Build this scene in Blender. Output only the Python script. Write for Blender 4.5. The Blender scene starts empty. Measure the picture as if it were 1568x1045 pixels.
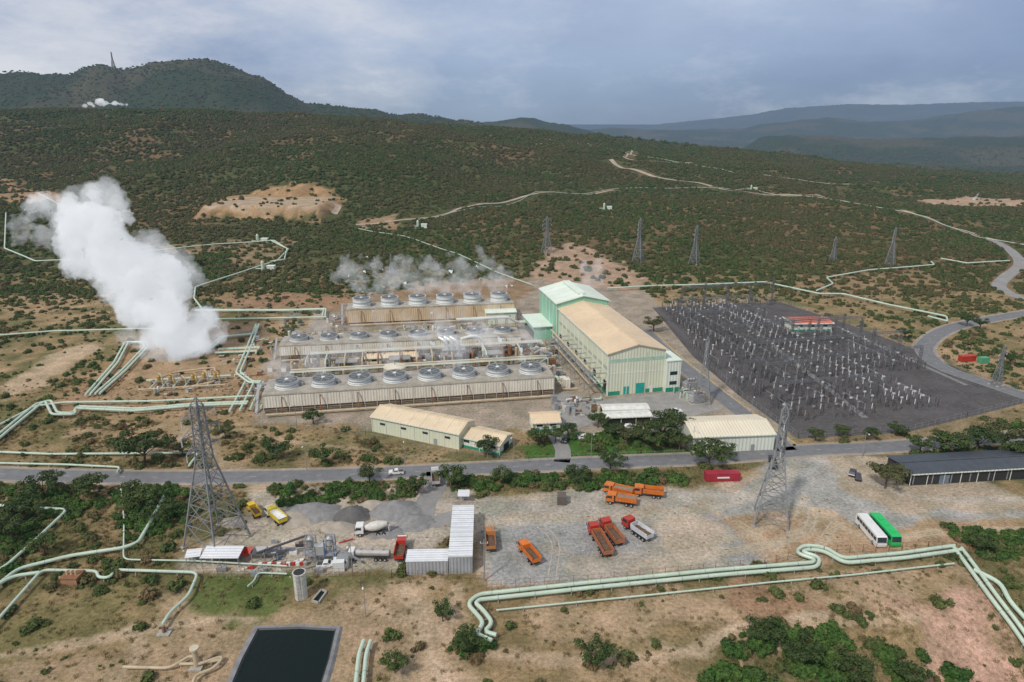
import bpy, math, random, numpy as np
from mathutils import Vector, Matrix
random.seed(7); rng=np.random.default_rng(7)
CH=100.0; TH=math.radians(17.9); F=1045.0; CT,ST=math.cos(TH),math.sin(TH)
scene=bpy.context.scene
# ---------------------------------------------------------------- helpers: image pixel coordinates projected from the camera to ground metres
def dep(v): return TH+math.atan((v-522.5)/F)
def G(u,v,z=0.0):
    y=(CH-z)/math.tan(dep(v)); D=y*CT+(CH-z)*ST
    return ((u-784)/F*D,y)
def ss(a,b,x):
    t=np.clip((x-a)/(b-a),0,1); return t*t*(3-2*t)
def _h(ix,iy,s):
    n=(ix*374761393+iy*668265263+s*1442695041)&0xffffffff
    n=((n^(n>>13))*1274126177)&0xffffffff
    return ((n^(n>>16))&0xffff)/65535.0
def vn(x,y,sc,seed=0):
    x=np.asarray(x,float)/sc; y=np.asarray(y,float)/sc
    ix=np.floor(x).astype(np.int64); iy=np.floor(y).astype(np.int64)
    fx=x-ix; fy=y-iy; fx=fx*fx*(3-2*fx); fy=fy*fy*(3-2*fy)
    a=_h(ix,iy,seed);b=_h(ix+1,iy,seed);c=_h(ix,iy+1,seed);d=_h(ix+1,iy+1,seed)
    return (a*(1-fx)+b*fx)*(1-fy)+(c*(1-fx)+d*fx)*fy
def fbm(x,y,sc,seed=0,o=4):
    r=0;a=1;t=0
    for i in range(o):
        r=r+a*vn(x,y,sc/(2**i),seed+i*17); t+=a; a*=.5
    return r/t
UK=[-500,0,200,400,600,800,1000,1200,1400,1568,2100]
YK=[1,400,480,560,700,900,1100,1300,1500,1800,2400,3200,5000,9000,40000]
TB=[[0,0,9,17,35,62,92,120,130,120,100,100,60,0,-100],
[0,0,7,14,30,53,83,110,116,108,95,100,50,-50,-150],
[0,0,4,9,26,50,84,113,118,105,90,80,20,-80,-160],
[0,0,2,6,25,52,84,110,112,95,70,60,-20,-100,-180],
[0,0,1,5,24,45,70,92,98,80,40,20,-60,-120,-200],
[0,0,2,6,18,32,48,66,78,70,20,-20,-100,-150,-200],
[0,0,3,7,12,20,30,42,52,45,-10,-50,-120,-150,-200],
[0,0,1,3,6,10,16,22,26,15,-40,-80,-130,-160,-200],
[0,0,0,2,3,4,5,3,-2,-15,-70,-110,-150,-170,-200],
[0,0,0,1,0,-2,-4,-8,-20,-40,-90,-120,-150,-170,-200],
[0,0,0,1,0,-2,-4,-8,-20,-40,-90,-120,-150,-170,-200]]
tk=np.array([(u-784)/F*.9516 for u in UK])
TG=np.linspace(tk[0],tk[-1],160); LG=np.linspace(math.log(200),math.log(40000),300)
tmp=np.array([np.interp(LG,np.log(YK),r) for r in TB])
tab=np.array([np.interp(TG,tk,tmp[:,j]) for j in range(len(LG))]).T
for _ in range(3):
    tab[1:-1]=(tab[:-2]+tab[1:-1]*2+tab[2:])/4
    for k in range(3): tab[:,1:-1]=(tab[:,:-2]+tab[:,1:-1]*2+tab[:,2:])/4
for _ in range(8): tab[1:-1]=(tab[:-2]+tab[1:-1]*2+tab[2:])/4
RIDGES=[ # distance, width, [(u,v)...]
(3300,1150,[(-700,140),(-300,120),(0,115),(60,112),(120,117),(145,108),(170,104),(205,111),(245,99),(300,96),(345,99),(380,108),(410,122),(440,144),(470,160),(520,165),(580,169),(640,177),(700,186),(760,195),(860,215),(1000,260)]),
(5200,900,[(640,225),(700,205),(745,189),(790,184),(815,183),(860,188),(890,198),(960,215),(1060,240)]),
(9500,1500,[(800,215),(900,200),(940,196),(1000,200),(1080,200),(1140,197),(1165,191),(1215,185),(1270,181),(1330,187),(1390,185),(1440,178),(1490,171),(1568,163),(1800,150),(2200,160)]),
(4700,900,[(1080,240),(1140,232),(1165,214),(1200,209),(1280,210),(1350,214),(1450,212),(1568,206),(1800,200),(2200,205)]),
(19000,3000,[(-600,190),(700,190),(1000,192),(1150,176),(1200,166),(1300,160),(1380,161),(1480,157),(1600,155),(2200,160)])]
def tanv(v): return math.tan(dep(v))
RR=[]
for yr,w,l in RIDGES:
    RR.append((yr,w,[(u-784)/F*.9516 for u,_ in l],[CH-yr*tanv(v) for _,v in l]))
def H(x,y):
    x=np.atleast_1d(np.asarray(x,float)); y=np.atleast_1d(np.asarray(y,float))
    yy=np.maximum(y,200.); t=x/yy
    a=np.clip((t-TG[0])/(TG[1]-TG[0]),0,len(TG)-1.001); b=np.clip((np.log(yy)-LG[0])/(LG[1]-LG[0]),0,len(LG)-1.001)
    i=a.astype(int); j=b.astype(int); fa=a-i; fb=b-j
    h=(tab[i,j]*(1-fa)+tab[i+1,j]*fa)*(1-fb)+(tab[i,j+1]*(1-fa)+tab[i+1,j+1]*fa)*fb
    for k,(yr,w,tt,zz) in enumerate(RR):
        c=np.interp(t,tt,zz)
        g=np.where(y<yr,np.exp(-((y-yr)/w)**2),np.exp(-((y-yr)/(w*1.3))**2))
        out=np.where((t<tt[0]-.02)|(t>tt[-1]+.02),0,1)
        h=np.maximum(h,(-220+(c+220)*g)*out-400*(1-out))
    m=ss(400,480,y)
    h=h*m
    rg=1-np.abs(2*fbm(x,y,300,3,4)-1)*2.2
    amp=np.clip(y*.022,0,30)*ss(440,800,y)*np.where(y>2200,.8,1)
    h=h+amp*(rg-.62)*(1-.65*ss(1100,1500,y)*(1-ss(1500,1800,y)))
    h=h+np.clip(y*.007,0,14)*ss(430,600,y)*(fbm(x,y,70,13,3)-.5)
    h=h+np.clip((y-1700)*.01,0,22)*(fbm(x,y,700,9,5)-.5)
    # quarry cut in the hillside
    qy=732+8*np.sin(x*.06)+6*np.sin(x*.17)
    h=h+10*np.exp(-((x+235)/70)**2-((y-790)/45)**2)
    qm=ss(-300,-288,x)*(1-ss(-182,-170,x))*ss(632,652,y)*(1-ss(qy-5,qy+4,y))
    h=h*(1-qm)+(24+.015*(y-640))*qm
    h=h-7*ss(0,22,(120-y)+ (x-60)*.16)*ss(25,60,x)
    return h
YS=np.geomspace(385,30000,1600)
def GT(u,v):
    d=tanv(v)
    if d>0:
        y=CH/d
        if y<400: return G(u,v)
    z=CH-YS*d; D=YS*CT+(CH-z)*ST; X=(u-784)/F*D
    hit=H(X,YS)>=z
    k=int(np.argmax(hit)) if hit.any() else len(YS)-1
    return (float(X[k]),float(YS[k]))
def hz(x,y):
    if y<399 and not (x>20 and y<175): return 0.0
    return float(H(x,y)[0])
# ---------------------------------------------------------------- materials
def nd(nt,t,**k):
    n=nt.nodes.new(t)
    for a,b in k.items(): setattr(n,a,b)
    return n
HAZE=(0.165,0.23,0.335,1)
def add_haze(nt,shader,out,k=12500.):  # aerial haze painted into the material: bluish emission growing with distance from origin
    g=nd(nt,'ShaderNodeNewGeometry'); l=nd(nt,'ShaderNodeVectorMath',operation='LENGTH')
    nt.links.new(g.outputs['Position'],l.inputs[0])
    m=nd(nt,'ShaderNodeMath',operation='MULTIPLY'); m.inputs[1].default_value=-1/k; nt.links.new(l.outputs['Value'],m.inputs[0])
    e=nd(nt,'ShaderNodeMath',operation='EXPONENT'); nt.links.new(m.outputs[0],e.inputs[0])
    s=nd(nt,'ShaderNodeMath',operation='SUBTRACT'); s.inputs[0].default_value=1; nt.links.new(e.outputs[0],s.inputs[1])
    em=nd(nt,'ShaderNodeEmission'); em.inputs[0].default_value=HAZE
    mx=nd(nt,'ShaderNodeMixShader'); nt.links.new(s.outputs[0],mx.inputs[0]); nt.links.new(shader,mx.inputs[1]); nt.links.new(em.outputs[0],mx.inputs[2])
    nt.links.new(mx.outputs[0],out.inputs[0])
def base(name):
    m=bpy.data.materials.new(name); m.use_nodes=True; nt=m.node_tree; nt.nodes.clear()
    o=nd(nt,'ShaderNodeOutputMaterial'); p=nd(nt,'ShaderNodeBsdfPrincipled'); nt.links.new(p.outputs[0],o.inputs[0])
    return m,nt,o,p
def noise(nt,scale,detail=4,vec=None,rough=.55):
    n=nd(nt,'ShaderNodeTexNoise'); n.inputs['Scale'].default_value=scale; n.inputs['Detail'].default_value=detail; n.inputs['Roughness'].default_value=rough
    if vec is None:
        g=nd(nt,'ShaderNodeNewGeometry'); vec=g.outputs['Position']
    nt.links.new(vec,n.inputs['Vector']); return n
def ramp(nt,fac,cols,interp='LINEAR'):
    r=nd(nt,'ShaderNodeValToRGB'); r.color_ramp.interpolation=interp
    e=r.color_ramp.elements
    while len(e)<len(cols): e.new(.5)
    for i,(p,c) in enumerate(cols):
        e[i].position=p; e[i].color=(*c,1) if len(c)==3 else c
    nt.links.new(fac,r.inputs[0]); return r
def mixc(nt,fac,a,b,mode='MIX'):
    m=nd(nt,'ShaderNodeMix',data_type='RGBA',blend_type=mode)
    for s,val in ((0,fac),(6,a),(7,b)):
        if hasattr(val,'is_linked'): nt.links.new(val,m.inputs[s])
        elif s==0: m.inputs[0].default_value=val
        else: m.inputs[s].default_value=(*val,1) if len(val)==3 else val
    return m.outputs[2]
MC={}
def M(name,col,rough=.7,var=.18,scale=.6,metal=0.,dirt=None,rib=0,ribaxis=0,bump=0.,streak=0.):
    if name in MC: return MC[name]
    m,nt,o,p=base(name)
    n1=noise(nt,scale,5); n2=noise(nt,scale*7,3)
    lo=tuple(c*(1-var) for c in col); hi=tuple(min(1,c*(1+var*.7)) for c in col)
    r=ramp(nt,n1.outputs[0],[(.3,lo),(.7,hi)]); c=r.outputs[0]
    if dirt:
        r2=ramp(nt,n2.outputs[0],[(.5,(0,0,0)),(.72,(.75,.75,.75))]); c=mixc(nt,r2.outputs[0],c,dirt)
    if streak:
        g=nd(nt,'ShaderNodeNewGeometry'); mp=nd(nt,'ShaderNodeMapping'); mp.inputs['Scale'].default_value=(1,1,.12); nt.links.new(g.outputs['Position'],mp.inputs[0])
        n3=noise(nt,1.6,4,mp.outputs[0],.7); r3=ramp(nt,n3.outputs[0],[(.48,(0,0,0)),(.72,(streak,)*3)]); c=mixc(nt,r3.outputs[0],c,(.26,.19,.12))
    if rib:
        tc=nd(nt,'ShaderNodeTexCoord'); sp=nd(nt,'ShaderNodeSeparateXYZ'); nt.links.new(tc.outputs['Object'],sp.inputs[0])
        if ribaxis==2:
            ad=nd(nt,'ShaderNodeMath',operation='ADD'); nt.links.new(sp.outputs[0],ad.inputs[0]); nt.links.new(sp.outputs[1],ad.inputs[1]); src=ad.outputs[0]
        else: src=sp.outputs[ribaxis]
        mu=nd(nt,'ShaderNodeMath',operation='MULTIPLY'); mu.inputs[1].default_value=2*math.pi/rib; nt.links.new(src,mu.inputs[0])
        si=nd(nt,'ShaderNodeMath',operation='SINE'); nt.links.new(mu.outputs[0],si.inputs[0])
        bp=nd(nt,'ShaderNodeBump'); bp.inputs['Distance'].default_value=.12; bp.inputs['Strength'].default_value=.5
        nt.links.new(si.outputs[0],bp.inputs['Height']); nt.links.new(bp.outputs[0],p.inputs['Normal'])
    elif bump:
        bp=nd(nt,'ShaderNodeBump'); bp.inputs['Distance'].default_value=bump; nt.links.new(n2.outputs[0],bp.inputs['Height']); nt.links.new(bp.outputs[0],p.inputs['Normal'])
    nt.links.new(c,p.inputs['Base Color']); p.inputs['Roughness'].default_value=rough; p.inputs['Metallic'].default_value=metal
    MC[name]=m; return m
# ---------------------------------------------------------------- mesh builder
class MB:
    def __init__(s): s.v=[];s.f=[];s.mi=[];s.mats=[]
    def add(s,vs,fs,m):
        o=len(s.v); s.v+=[tuple(p) for p in vs]; s.f+=[[i+o for i in f] for f in fs]
        if m not in s.mats: s.mats.append(m)
        s.mi+=[s.mats.index(m)]*len(fs)
    def box(s,x0,y0,z0,x1,y1,z1,m):
        s.add([(x0,y0,z0),(x1,y0,z0),(x1,y1,z0),(x0,y1,z0),(x0,y0,z1),(x1,y0,z1),(x1,y1,z1),(x0,y1,z1)],
              [(0,3,2,1),(4,5,6,7),(0,1,5,4),(1,2,6,5),(2,3,7,6),(3,0,4,7)],m)
    def beam(s,p,q,w,m,h=None):
        p=Vector(p);q=Vector(q);d=q-p
        if d.length<1e-6:return
        d.normalize(); up=Vector((0,0,1)) if abs(d.z)<.95 else Vector((1,0,0))
        a=d.cross(up).normalized(); b=a.cross(d); h=h or w; a=a*w/2;b=b*h/2
        s.add([p-a-b,p+a-b,p+a+b,p-a+b,q-a-b,q+a-b,q+a+b,q-a+b],[(0,1,2,3),(4,7,6,5),(0,4,5,1),(1,5,6,2),(2,6,7,3),(3,7,4,0)],m)
    def cyl(s,p,q,r,m,n=12,r2=None,caps=True):
        p=Vector(p);q=Vector(q);d=(q-p).normalized(); up=Vector((0,0,1)) if abs(d.z)<.95 else Vector((1,0,0))
        a=d.cross(up).normalized(); b=a.cross(d); r2=r if r2 is None else r2
        vs=[p+(a*math.cos(t)+b*math.sin(t))*r for t in [2*math.pi*i/n for i in range(n)]]+[q+(a*math.cos(t)+b*math.sin(t))*r2 for t in [2*math.pi*i/n for i in range(n)]]
        fs=[(i,(i+1)%n,n+(i+1)%n,n+i) for i in range(n)]
        if caps: fs+=[tuple(range(n-1,-1,-1)),tuple(range(n,2*n))]
        s.add(vs,fs,m)
    def lathe(s,p,q,prof,m,n=14,caps=True):
        p=Vector(p);q=Vector(q);L=q-p;d=L.normalized(); up=Vector((0,0,1)) if abs(d.z)<.95 else Vector((1,0,0))
        a=d.cross(up).normalized(); b=a.cross(d); vs=[];fs=[]
        for t,r in prof:
            for i in range(n):
                an=2*math.pi*i/n; vs.append(p+L*t+(a*math.cos(an)+b*math.sin(an))*r)
        for k in range(len(prof)-1):
            for i in range(n): fs.append((k*n+i,k*n+(i+1)%n,(k+1)*n+(i+1)%n,(k+1)*n+i))
        if caps: fs.append(tuple(range(n-1,-1,-1))); fs.append(tuple(range((len(prof)-1)*n,len(prof)*n)))
        s.add(vs,fs,m)
    def tube(s,path,r,m,n=8,fil=1.6):
        P=[Vector(p) for p in path]; Q=[P[0]]
        for i in range(1,len(P)-1):
            a=P[i-1]-P[i];b=P[i+1]-P[i]; f=min(fil,a.length*.45,b.length*.45)
            if f<.01: continue
            A=P[i]+a.normalized()*f;Bq=P[i]+b.normalized()*f
            for t in (0,.25,.5,.75,1): Q.append(A*(1-t)**2+P[i]*2*t*(1-t)+Bq*t*t)
        Q.append(P[-1]); 
        T=[]
        for i in range(len(Q)):
            d=Q[min(i+1,len(Q)-1)]-Q[max(i-1,0)]; T.append(d.normalized())
        up=Vector((0,0,1)) if abs(T[0].z)<.9 else Vector((1,0,0))
        a=T[0].cross(up).normalized(); vs=[];fs=[]
        for i,q in enumerate(Q):
            a=(a-T[i]*a.dot(T[i])).normalized(); b=T[i].cross(a)
            for k in range(n):
                an=2*math.pi*k/n; vs.append(q+(a*math.cos(an)+b*math.sin(an))*r)
        for i in range(len(Q)-1):
            for k in range(n): fs.append((i*n+k,i*n+(k+1)%n,(i+1)*n+(k+1)%n,(i+1)*n+k))
        fs.append(tuple(range(n-1,-1,-1))); fs.append(tuple(range((len(Q)-1)*n,len(Q)*n)))
        s.add(vs,fs,m)
    def prof(s,pts,y0,y1,m):
        n=len(pts); s.add([(x,y0,z) for x,z in pts]+[(x,y1,z) for x,z in pts],[tuple(range(n)),tuple(range(2*n-1,n-1,-1))]+[(i,n+i,n+(i+1)%n,(i+1)%n) for i in range(n)],m)
    def obj(s,name,loc=(0,0,0),rz=0.,smooth=False,sc=1.):
        me=bpy.data.meshes.new(name); me.from_pydata(s.v,[],s.f)
        for m in s.mats: me.materials.append(m)
        me.polygons.foreach_set('material_index',s.mi)
        if smooth: me.polygons.foreach_set('use_smooth',[True]*len(s.f))
        me.update(); o=bpy.data.objects.new(name,me); scene.collection.objects.link(o)
        o.location=loc if len(loc)==3 else (loc[0],loc[1],0); o.rotation_euler=(0,0,rz); o.scale=(sc,)*3
        return o
def link(name,me,loc,rz=0,sc=1.):
    o=bpy.data.objects.new(name,me); scene.collection.objects.link(o); o.location=loc; o.rotation_euler=(0,0,rz); o.scale=sc if hasattr(sc,'__len__') else (sc,)*3; return o
def frame(a,b):
    ax,ay=a;bx,by=b; return math.hypot(bx-ax,by-ay), math.atan2(by-ay,bx-ax)
# ---------------------------------------------------------------- zones
def W(l): return [GT(u,v) for u,v in l]
QUARRY=[(-296,638),(-240,632),(-180,640),(-170,690),(-182,734),(-235,744),(-288,736),(-302,690)]
ZN=[ # poly, colour, feather m, vegetation density factor
([(230,500),(400,495),(430,560),(400,645),(180,645),(150,610)],(.36,.25,.16),6,.12),
([(385,650),(420,540),(500,470),(640,440),(820,425),(985,445),(1215,672),(1200,700),(1040,690),(880,665),(540,655)],(.34,.29,.245),3,.0),
([(810,428),(838,380),(880,372),(930,392),(1000,432),(960,447)],(.40,.28,.21),5,.15),
([(500,478),(535,440),(800,425),(820,440),(790,470)],(.28,.19,.12),4,.35),
(None,(.38,.245,.14),9,.05),
([(380,745),(655,742),(668,790),(625,872),(280,878),(275,850),(310,830),(385,810)],(.44,.385,.33),2,.0),
([(715,765),(860,752),(1060,748),(1180,712),(1200,696),(1400,700),(1568,760),(1568,800),(1430,800),(1360,850),(1180,862),(745,905),(715,872)],(.42,.345,.275),2,.0),
([(1105,795),(1275,775),(1400,795),(1560,790),(1560,830),(1420,850),(1200,870),(1140,830)],(.40,.28,.185),3,.05),
([(730,812),(800,797),(900,800),(1000,790),(1090,788),(1150,838),(1165,860),(1000,872),(900,890),(745,898)],(.31,.315,.325),2,.0),
([(870,845),(960,830),(1010,842),(1100,850),(1090,868),(930,885),(860,872)],(.38,.34,.295),6,.0),
([(1000,800),(1060,790),(1120,825),(1040,835)],(.45,.37,.29),5,.0),
([(1185,700),(1262,696),(1290,745),(1370,785),(1590,780),(1590,800),(1420,792),(1400,806),(1350,815),(1290,790),(1265,782),(1160,784),(1110,790),(1080,770),(1150,735)],(.36,.355,.35),2,.0),
([(722,770),(860,758),(1060,752),(1120,742),(1130,760),(1000,778),(725,795)],(.38,.355,.32),3,.0),
([(600,890),(680,890),(720,940),(710,980),(760,1060),(600,1060),(620,960)],(.45,.33,.23),5,.10),
([(240,905),(440,925),(560,915),(640,930),(620,1060),(0,1060),(0,1010),(230,970)],(.37,.27,.18),6,.14),
([(0,900),(230,905),(225,975),(0,1010)],(.20,.17,.08),6,.25),
([(760,930),(1100,905),(1250,900),(1480,890),(1400,930),(1200,960),(1000,970),(840,985)],(.42,.305,.205),6,.22),
([(720,1000),(1000,985),(1050,1060),(740,1060)],(.38,.275,.175),8,.25),
([(1370,935),(1480,888),(1520,940),(1580,1000),(1540,1060),(1430,1010)],(.50,.32,.25),5,.05),
([(1180,880),(1470,862),(1490,885),(1300,905)],(.40,.29,.195),3,.3),
([(790,682),(890,664),(1060,690),(1060,700),(805,708)],(.05,.13,.025),2,.35),
([(310,888),(440,893),(430,935),(320,925)],(.10,.135,.04),6,.4),
([(650,745),(715,745),(715,800),(640,850),(625,870),(655,800)],(.40,.355,.31),2,.02),
([(0,600),(95,535),(145,525),(150,535),(70,590),(10,612)],(.46,.35,.25),3,.05),
([(55,620),(160,560),(215,520),(180,600),(120,640)],(.34,.225,.14),6,.3),
([(545,338),(600,330),(620,350),(560,352)],(.34,.23,.15),6,.3),
([(1400,306),(1500,303),(1568,306),(1568,320),(1420,315)],(.42,.30,.22),8,.05),
([(788,208),(850,212),(900,222),(850,232),(800,222)],(.27,.18,.10),12,.4),
([(0,272),(30,285),(100,300),(110,312),(0,312)],(.34,.22,.14),8,.15),
([(200,375),(440,365),(440,400),(300,420),(240,400)],(.27,.20,.12),12,.4),
([(330,455),(460,448),(540,455),(500,470),(350,475)],(.32,.20,.13),6,.35),
([(1200,425),(1400,412),(1440,430),(1300,470),(1230,455)],(.28,.20,.12),12,.4),
([(1240,640),(1560,600),(1568,680),(1400,690),(1240,688)],(.25,.195,.12),4,.35),
([(1130,900),(1300,930),(1260,950),(1100,930)],(.32,.2,.13),4,.3),
([(130,660),(270,655),(300,690),(200,700)],(.36,.255,.17),8,.25),
([(255,645),(300,650),(395,730),(420,745),(370,750),(320,700)],(.40,.31,.22),5,.1),
]
ZW=[((W(p) if p else QUARRY),c,f,d) for p,c,f,d in ZN]; ZW=[(np.array(p),c,f,d) for p,c,f,d in ZW]
LZ=[ # worn paths / wheel paths blended into the soil: line, width, colour, strength
([(620,900),(640,940),(655,1000),(700,1060)],3,(.50,.38,.28),.8),([(700,900),(690,950),(640,990),(600,1060)],2,(.50,.38,.28),.7),
([(0,1005),(120,985),(240,960),(330,950),(390,950)],2.5,(.48,.37,.27),.7),([(560,930),(620,950),(760,1000),(1000,1010),(1150,960),(1400,940)],2.5,(.48,.36,.26),.7),
([(1000,985),(1080,1000),(1120,960),(1300,935)],1.6,(.49,.38,.29),.6),([(200,960),(215,1000),(150,1060)],2,(.44,.34,.25),.6),
([(1000,878),(1090,848),(1180,835),(1235,812),(1245,785)],3,(.48,.40,.31),.7),([(960,872),(1060,845),(1150,815),(1210,790),(1235,760)],2.5,(.48,.40,.31),.6),
([(735,805),(850,797),(980,792),(1090,777),(1180,745),(1220,712)],4,(.46,.41,.35),.6),([(1250,780),(1330,825),(1440,815),(1568,812)],3,(.50,.39,.28),.7),
([(1130,800),(1200,850),(1240,850),(1280,800),(1275,785)],2,(.50,.39,.28),.7),([(400,800),(440,830),(520,850),(600,840),(650,800)],3,(.49,.44,.37),.6),
([(60,640),(180,650),(300,655),(390,660)],3,(.40,.30,.2),.5),([(0,760),(120,750),(300,745),(400,745)],2.5,(.40,.31,.22),.6),([(400,670),(560,690),(700,706)],2,(.40,.31,.22),.5),
([(1240,700),(1400,760),(1568,765)],3,(.47,.43,.39),.6)]
LW=[(np.array([G(u,v) for u,v in l]),w,c,s) for l,w,c,s in LZ]
DENSE=[np.array(W(p)) for p in [
 [(405,742),(640,738),(650,765),(560,772),(430,775)],
 [(675,748),(700,728),(1050,722),(1050,742),(870,750),(700,752)],
 [(1110,990),(1200,950),(1320,985),(1400,985),(1568,1030),(1568,1060),(1060,1060)],
 [(0,745),(290,745),(290,800),(200,830),(160,790),(0,800)],
 [(1380,680),(1568,650),(1568,700),(1400,705)],
 [(690,985),(740,975),(750,1005),(705,1010)],
 [(870,672),(1050,660),(1060,690),(900,678)],
 [(1430,805),(1568,815),(1568,860),(1500,850)],
 [(250,395),(350,388),(350,430),(270,425)],
 [(0,790),(60,800),(40,880),(0,880)]]]
def sdist(P,x,y):
    n=len(P); best=np.full(x.shape,1e18); ins=np.zeros(x.shape,bool)
    for i in range(n):
        ax,ay=P[i];bx,by=P[(i+1)%n]; dx,dy=bx-ax,by-ay
        t=np.clip(((x-ax)*dx+(y-ay)*dy)/(dx*dx+dy*dy+1e-9),0,1)
        best=np.minimum(best,(x-ax-t*dx)**2+(y-ay-t*dy)**2)
        c=((ay>y)!=(by>y))&(x<(bx-ax)*(y-ay)/(by-ay+1e-12)+ax); ins^=c
    d=np.sqrt(best); return np.where(ins,d,-d)
def ldist(P,x,y):
    best=np.full(x.shape,1e18)
    for i in range(len(P)-1):
        ax,ay=P[i];bx,by=P[i+1]; dx,dy=bx-ax,by-ay
        t=np.clip(((x-ax)*dx+(y-ay)*dy)/(dx*dx+dy*dy+1e-9),0,1)
        best=np.minimum(best,(x-ax-t*dx)**2+(y-ay-t*dy)**2)
    return np.sqrt(best)
ASPH=M('asphalt',(.175,.178,.188),.85,.2,.4,dirt=(.22,.21,.19)); GRAV=M('grey_gravel',(.27,.265,.26),.95,.2,.15,dirt=(.33,.29,.24)); 
DIRT=M('light_dirt',(.40,.33,.26),.95,.25,.1,dirt=(.30,.22,.15)); PAINT=M('road_paint',(.5,.5,.47),.7,.3,1.5)
ROADS=[('main_road',7.2,ASPH,[(-300,712),(0,726),(150,730),(300,731),(450,729),(600,724),(720,718),(850,712),(960,707),(1060,703),(1150,697),(1250,689),(1330,686),(1420,680),(1568,668),(1750,655)]),
('access_road',7.5,ASPH,[(985,505),(1020,540),(1065,577),(1110,612),(1160,650),(1205,690)]),
('hillside_road',8,ASPH,[(1750,650),(1620,622),(1568,606),(1500,583),(1450,566),(1420,545),(1418,527),(1450,505),(1510,490),(1620,472)]),
('dirt_road',8,GRAV,[(1700,480),(1600,464),(1560,455),(1530,440),(1540,425),(1562,405),(1548,385),(1518,368)]),
('dirt_track',7,DIRT,[(935,246),(948,257),(990,268),(1010,274),(1060,280),(1090,287)]),
('dirt_track',4,DIRT,[(545,345),(600,340),(680,330),(740,313),(820,298),(940,292)]),
('dirt_track',4,DIRT,[(1100,290),(1200,300),(1300,310),(1420,335),(1568,375),(1700,420)]),
('dirt_track',6,DIRT,[(505,310),(518,318),(512,330)]),
('dirt_track',3,DIRT,[(968,232),(960,245),(1060,250)]),
('gravel_lane',6,GRAV,[(668,722),(668,745),(650,775),(655,800),(700,790),(715,785)]),
('gravel_lane',5,GRAV,[(860,708),(862,690),(850,665)]),
]
RW=[(n,w,m,np.array(W(p))) for n,w,m,p in ROADS]
def smoothline(P,step=4.0):
    P=[Vector((p[0],p[1],0)) for p in P]; out=[]
    Q=[P[0]*2-P[1]]+P+[P[-1]*2-P[-2]]
    for i in range(1,len(Q)-2):
        n=max(2,int((Q[i+1]-Q[i]).length/step))
        for k in range(n):
            t=k/n; a,b,c,d=Q[i-1],Q[i],Q[i+1],Q[i+2]
            out.append(.5*((2*b)+(c-a)*t+(2*a-5*b+4*c-d)*t*t+(3*b-a-3*c+d)*t**3))
    out.append(P[-1]); return out
# ---------------------------------------------------------------- terrain sheet
ys=np.concatenate([np.linspace(-200,70,20)[:-1],np.arange(70,420,1.0),np.arange(420,1000,3.),1000*np.exp(np.arange(0,math.log(60000/1000.),.0105))])
ts=np.linspace(-1.15,1.15,760)
Y,T=np.meshgrid(ys,ts,indexing='ij'); X=T*(np.maximum(Y,-150)+260)
Z=H(X.ravel(),Y.ravel()); x=X.ravel(); y=Y.ravel()
n1=fbm(x,y,38,21,5); n2=fbm(x,y,9,33,4); n3=fbm(x,y,160,41,4); n4=fbm(x,y,3.2,55,3)
dry=np.array((.28,.205,.115)); soil=np.array((.39,.27,.17)); grn=np.array((.115,.12,.048))
def mix(a,b,t): return a*(1-t[:,None])+b*t[:,None]
C=mix(np.tile(dry,(len(x),1)),np.tile(soil,(len(x),1)),ss(.42,.58,n1*.55+n2*.45))
C=mix(C,np.tile(grn,(len(x),1)),ss(.47,.64,n3*.45+n2*.55)*.85)
hillc=mix(np.tile(np.array((.088,.094,.040)),(len(x),1)),np.tile(np.array((.175,.12,.068)),(len(x),1)),ss(.45,.6,n3*.6+n1*.4))
C=mix(C,hillc,ss(370,520,y))
farc=mix(np.tile(np.array((.034,.052,.024)),(len(x),1)),np.tile(np.array((.075,.072,.040)),(len(x),1)),ss(.45,.62,fbm(x,y,400,71,5)))
C=mix(C,farc,ss(1300,1700,y))
for P,c,f,d in ZW:
    w=np.array(P); bb=(w[:,0].min()-20,w[:,0].max()+20,w[:,1].min()-20,w[:,1].max()+20)
    m=(x>bb[0])&(x<bb[1])&(y>bb[2])&(y<bb[3])
    if not m.any(): continue
    sd=sdist(P,x[m],y[m])+(n2[m]-.5)*f*3.6
    C[m]=mix(C[m],np.tile(np.array(c),(m.sum(),1)),ss(-f*.5,f*.5,sd)*.93)
for P,w_,c,s_ in LW:
    P=np.array([(q.x,q.y) for q in smoothline(P,6)])
    b0=(x>P[:,0].min()-8)&(x<P[:,0].max()+8)&(y>P[:,1].min()-8)&(y<P[:,1].max()+8)
    d=ldist(P,x[b0],y[b0])+(n2[b0]-.5)*2.5
    C[b0]=mix(C[b0],np.tile(np.array(c),(b0.sum(),1)),(1-ss(w_*.35,w_*.75,d))*s_)
# quarry: paler bench in front of the ochre face
q_=(x>-310)&(x<-160)&(y>635)&(y<728); sd=sdist(np.array([(-288,642),(-182,642),(-180,716),(-286,716)]),x[q_],y[q_])+(n2[q_]-.5)*20
C[q_]=mix(C[q_],np.tile(np.array((.44,.35,.265)),(q_.sum(),1)),ss(-3,8,sd)*.8)
C*= (0.76+.48*n4)[:,None]
me=bpy.data.meshes.new('ground'); nr,nc=Y.shape
me.vertices.add(nr*nc); me.vertices.foreach_set('co',np.stack([x,y,Z],1).ravel())
ii=(np.arange(nr-1)[:,None]*nc+np.arange(nc-1)[None,:]).ravel()
quads=np.stack([ii,ii+1,ii+nc+1,ii+nc],1)
me.loops.add(quads.size); me.loops.foreach_set('vertex_index',quads.ravel())
me.polygons.add(len(quads)); me.polygons.foreach_set('loop_start',np.arange(len(quads))*4); me.polygons.foreach_set('use_smooth',np.ones(len(quads),bool))
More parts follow.
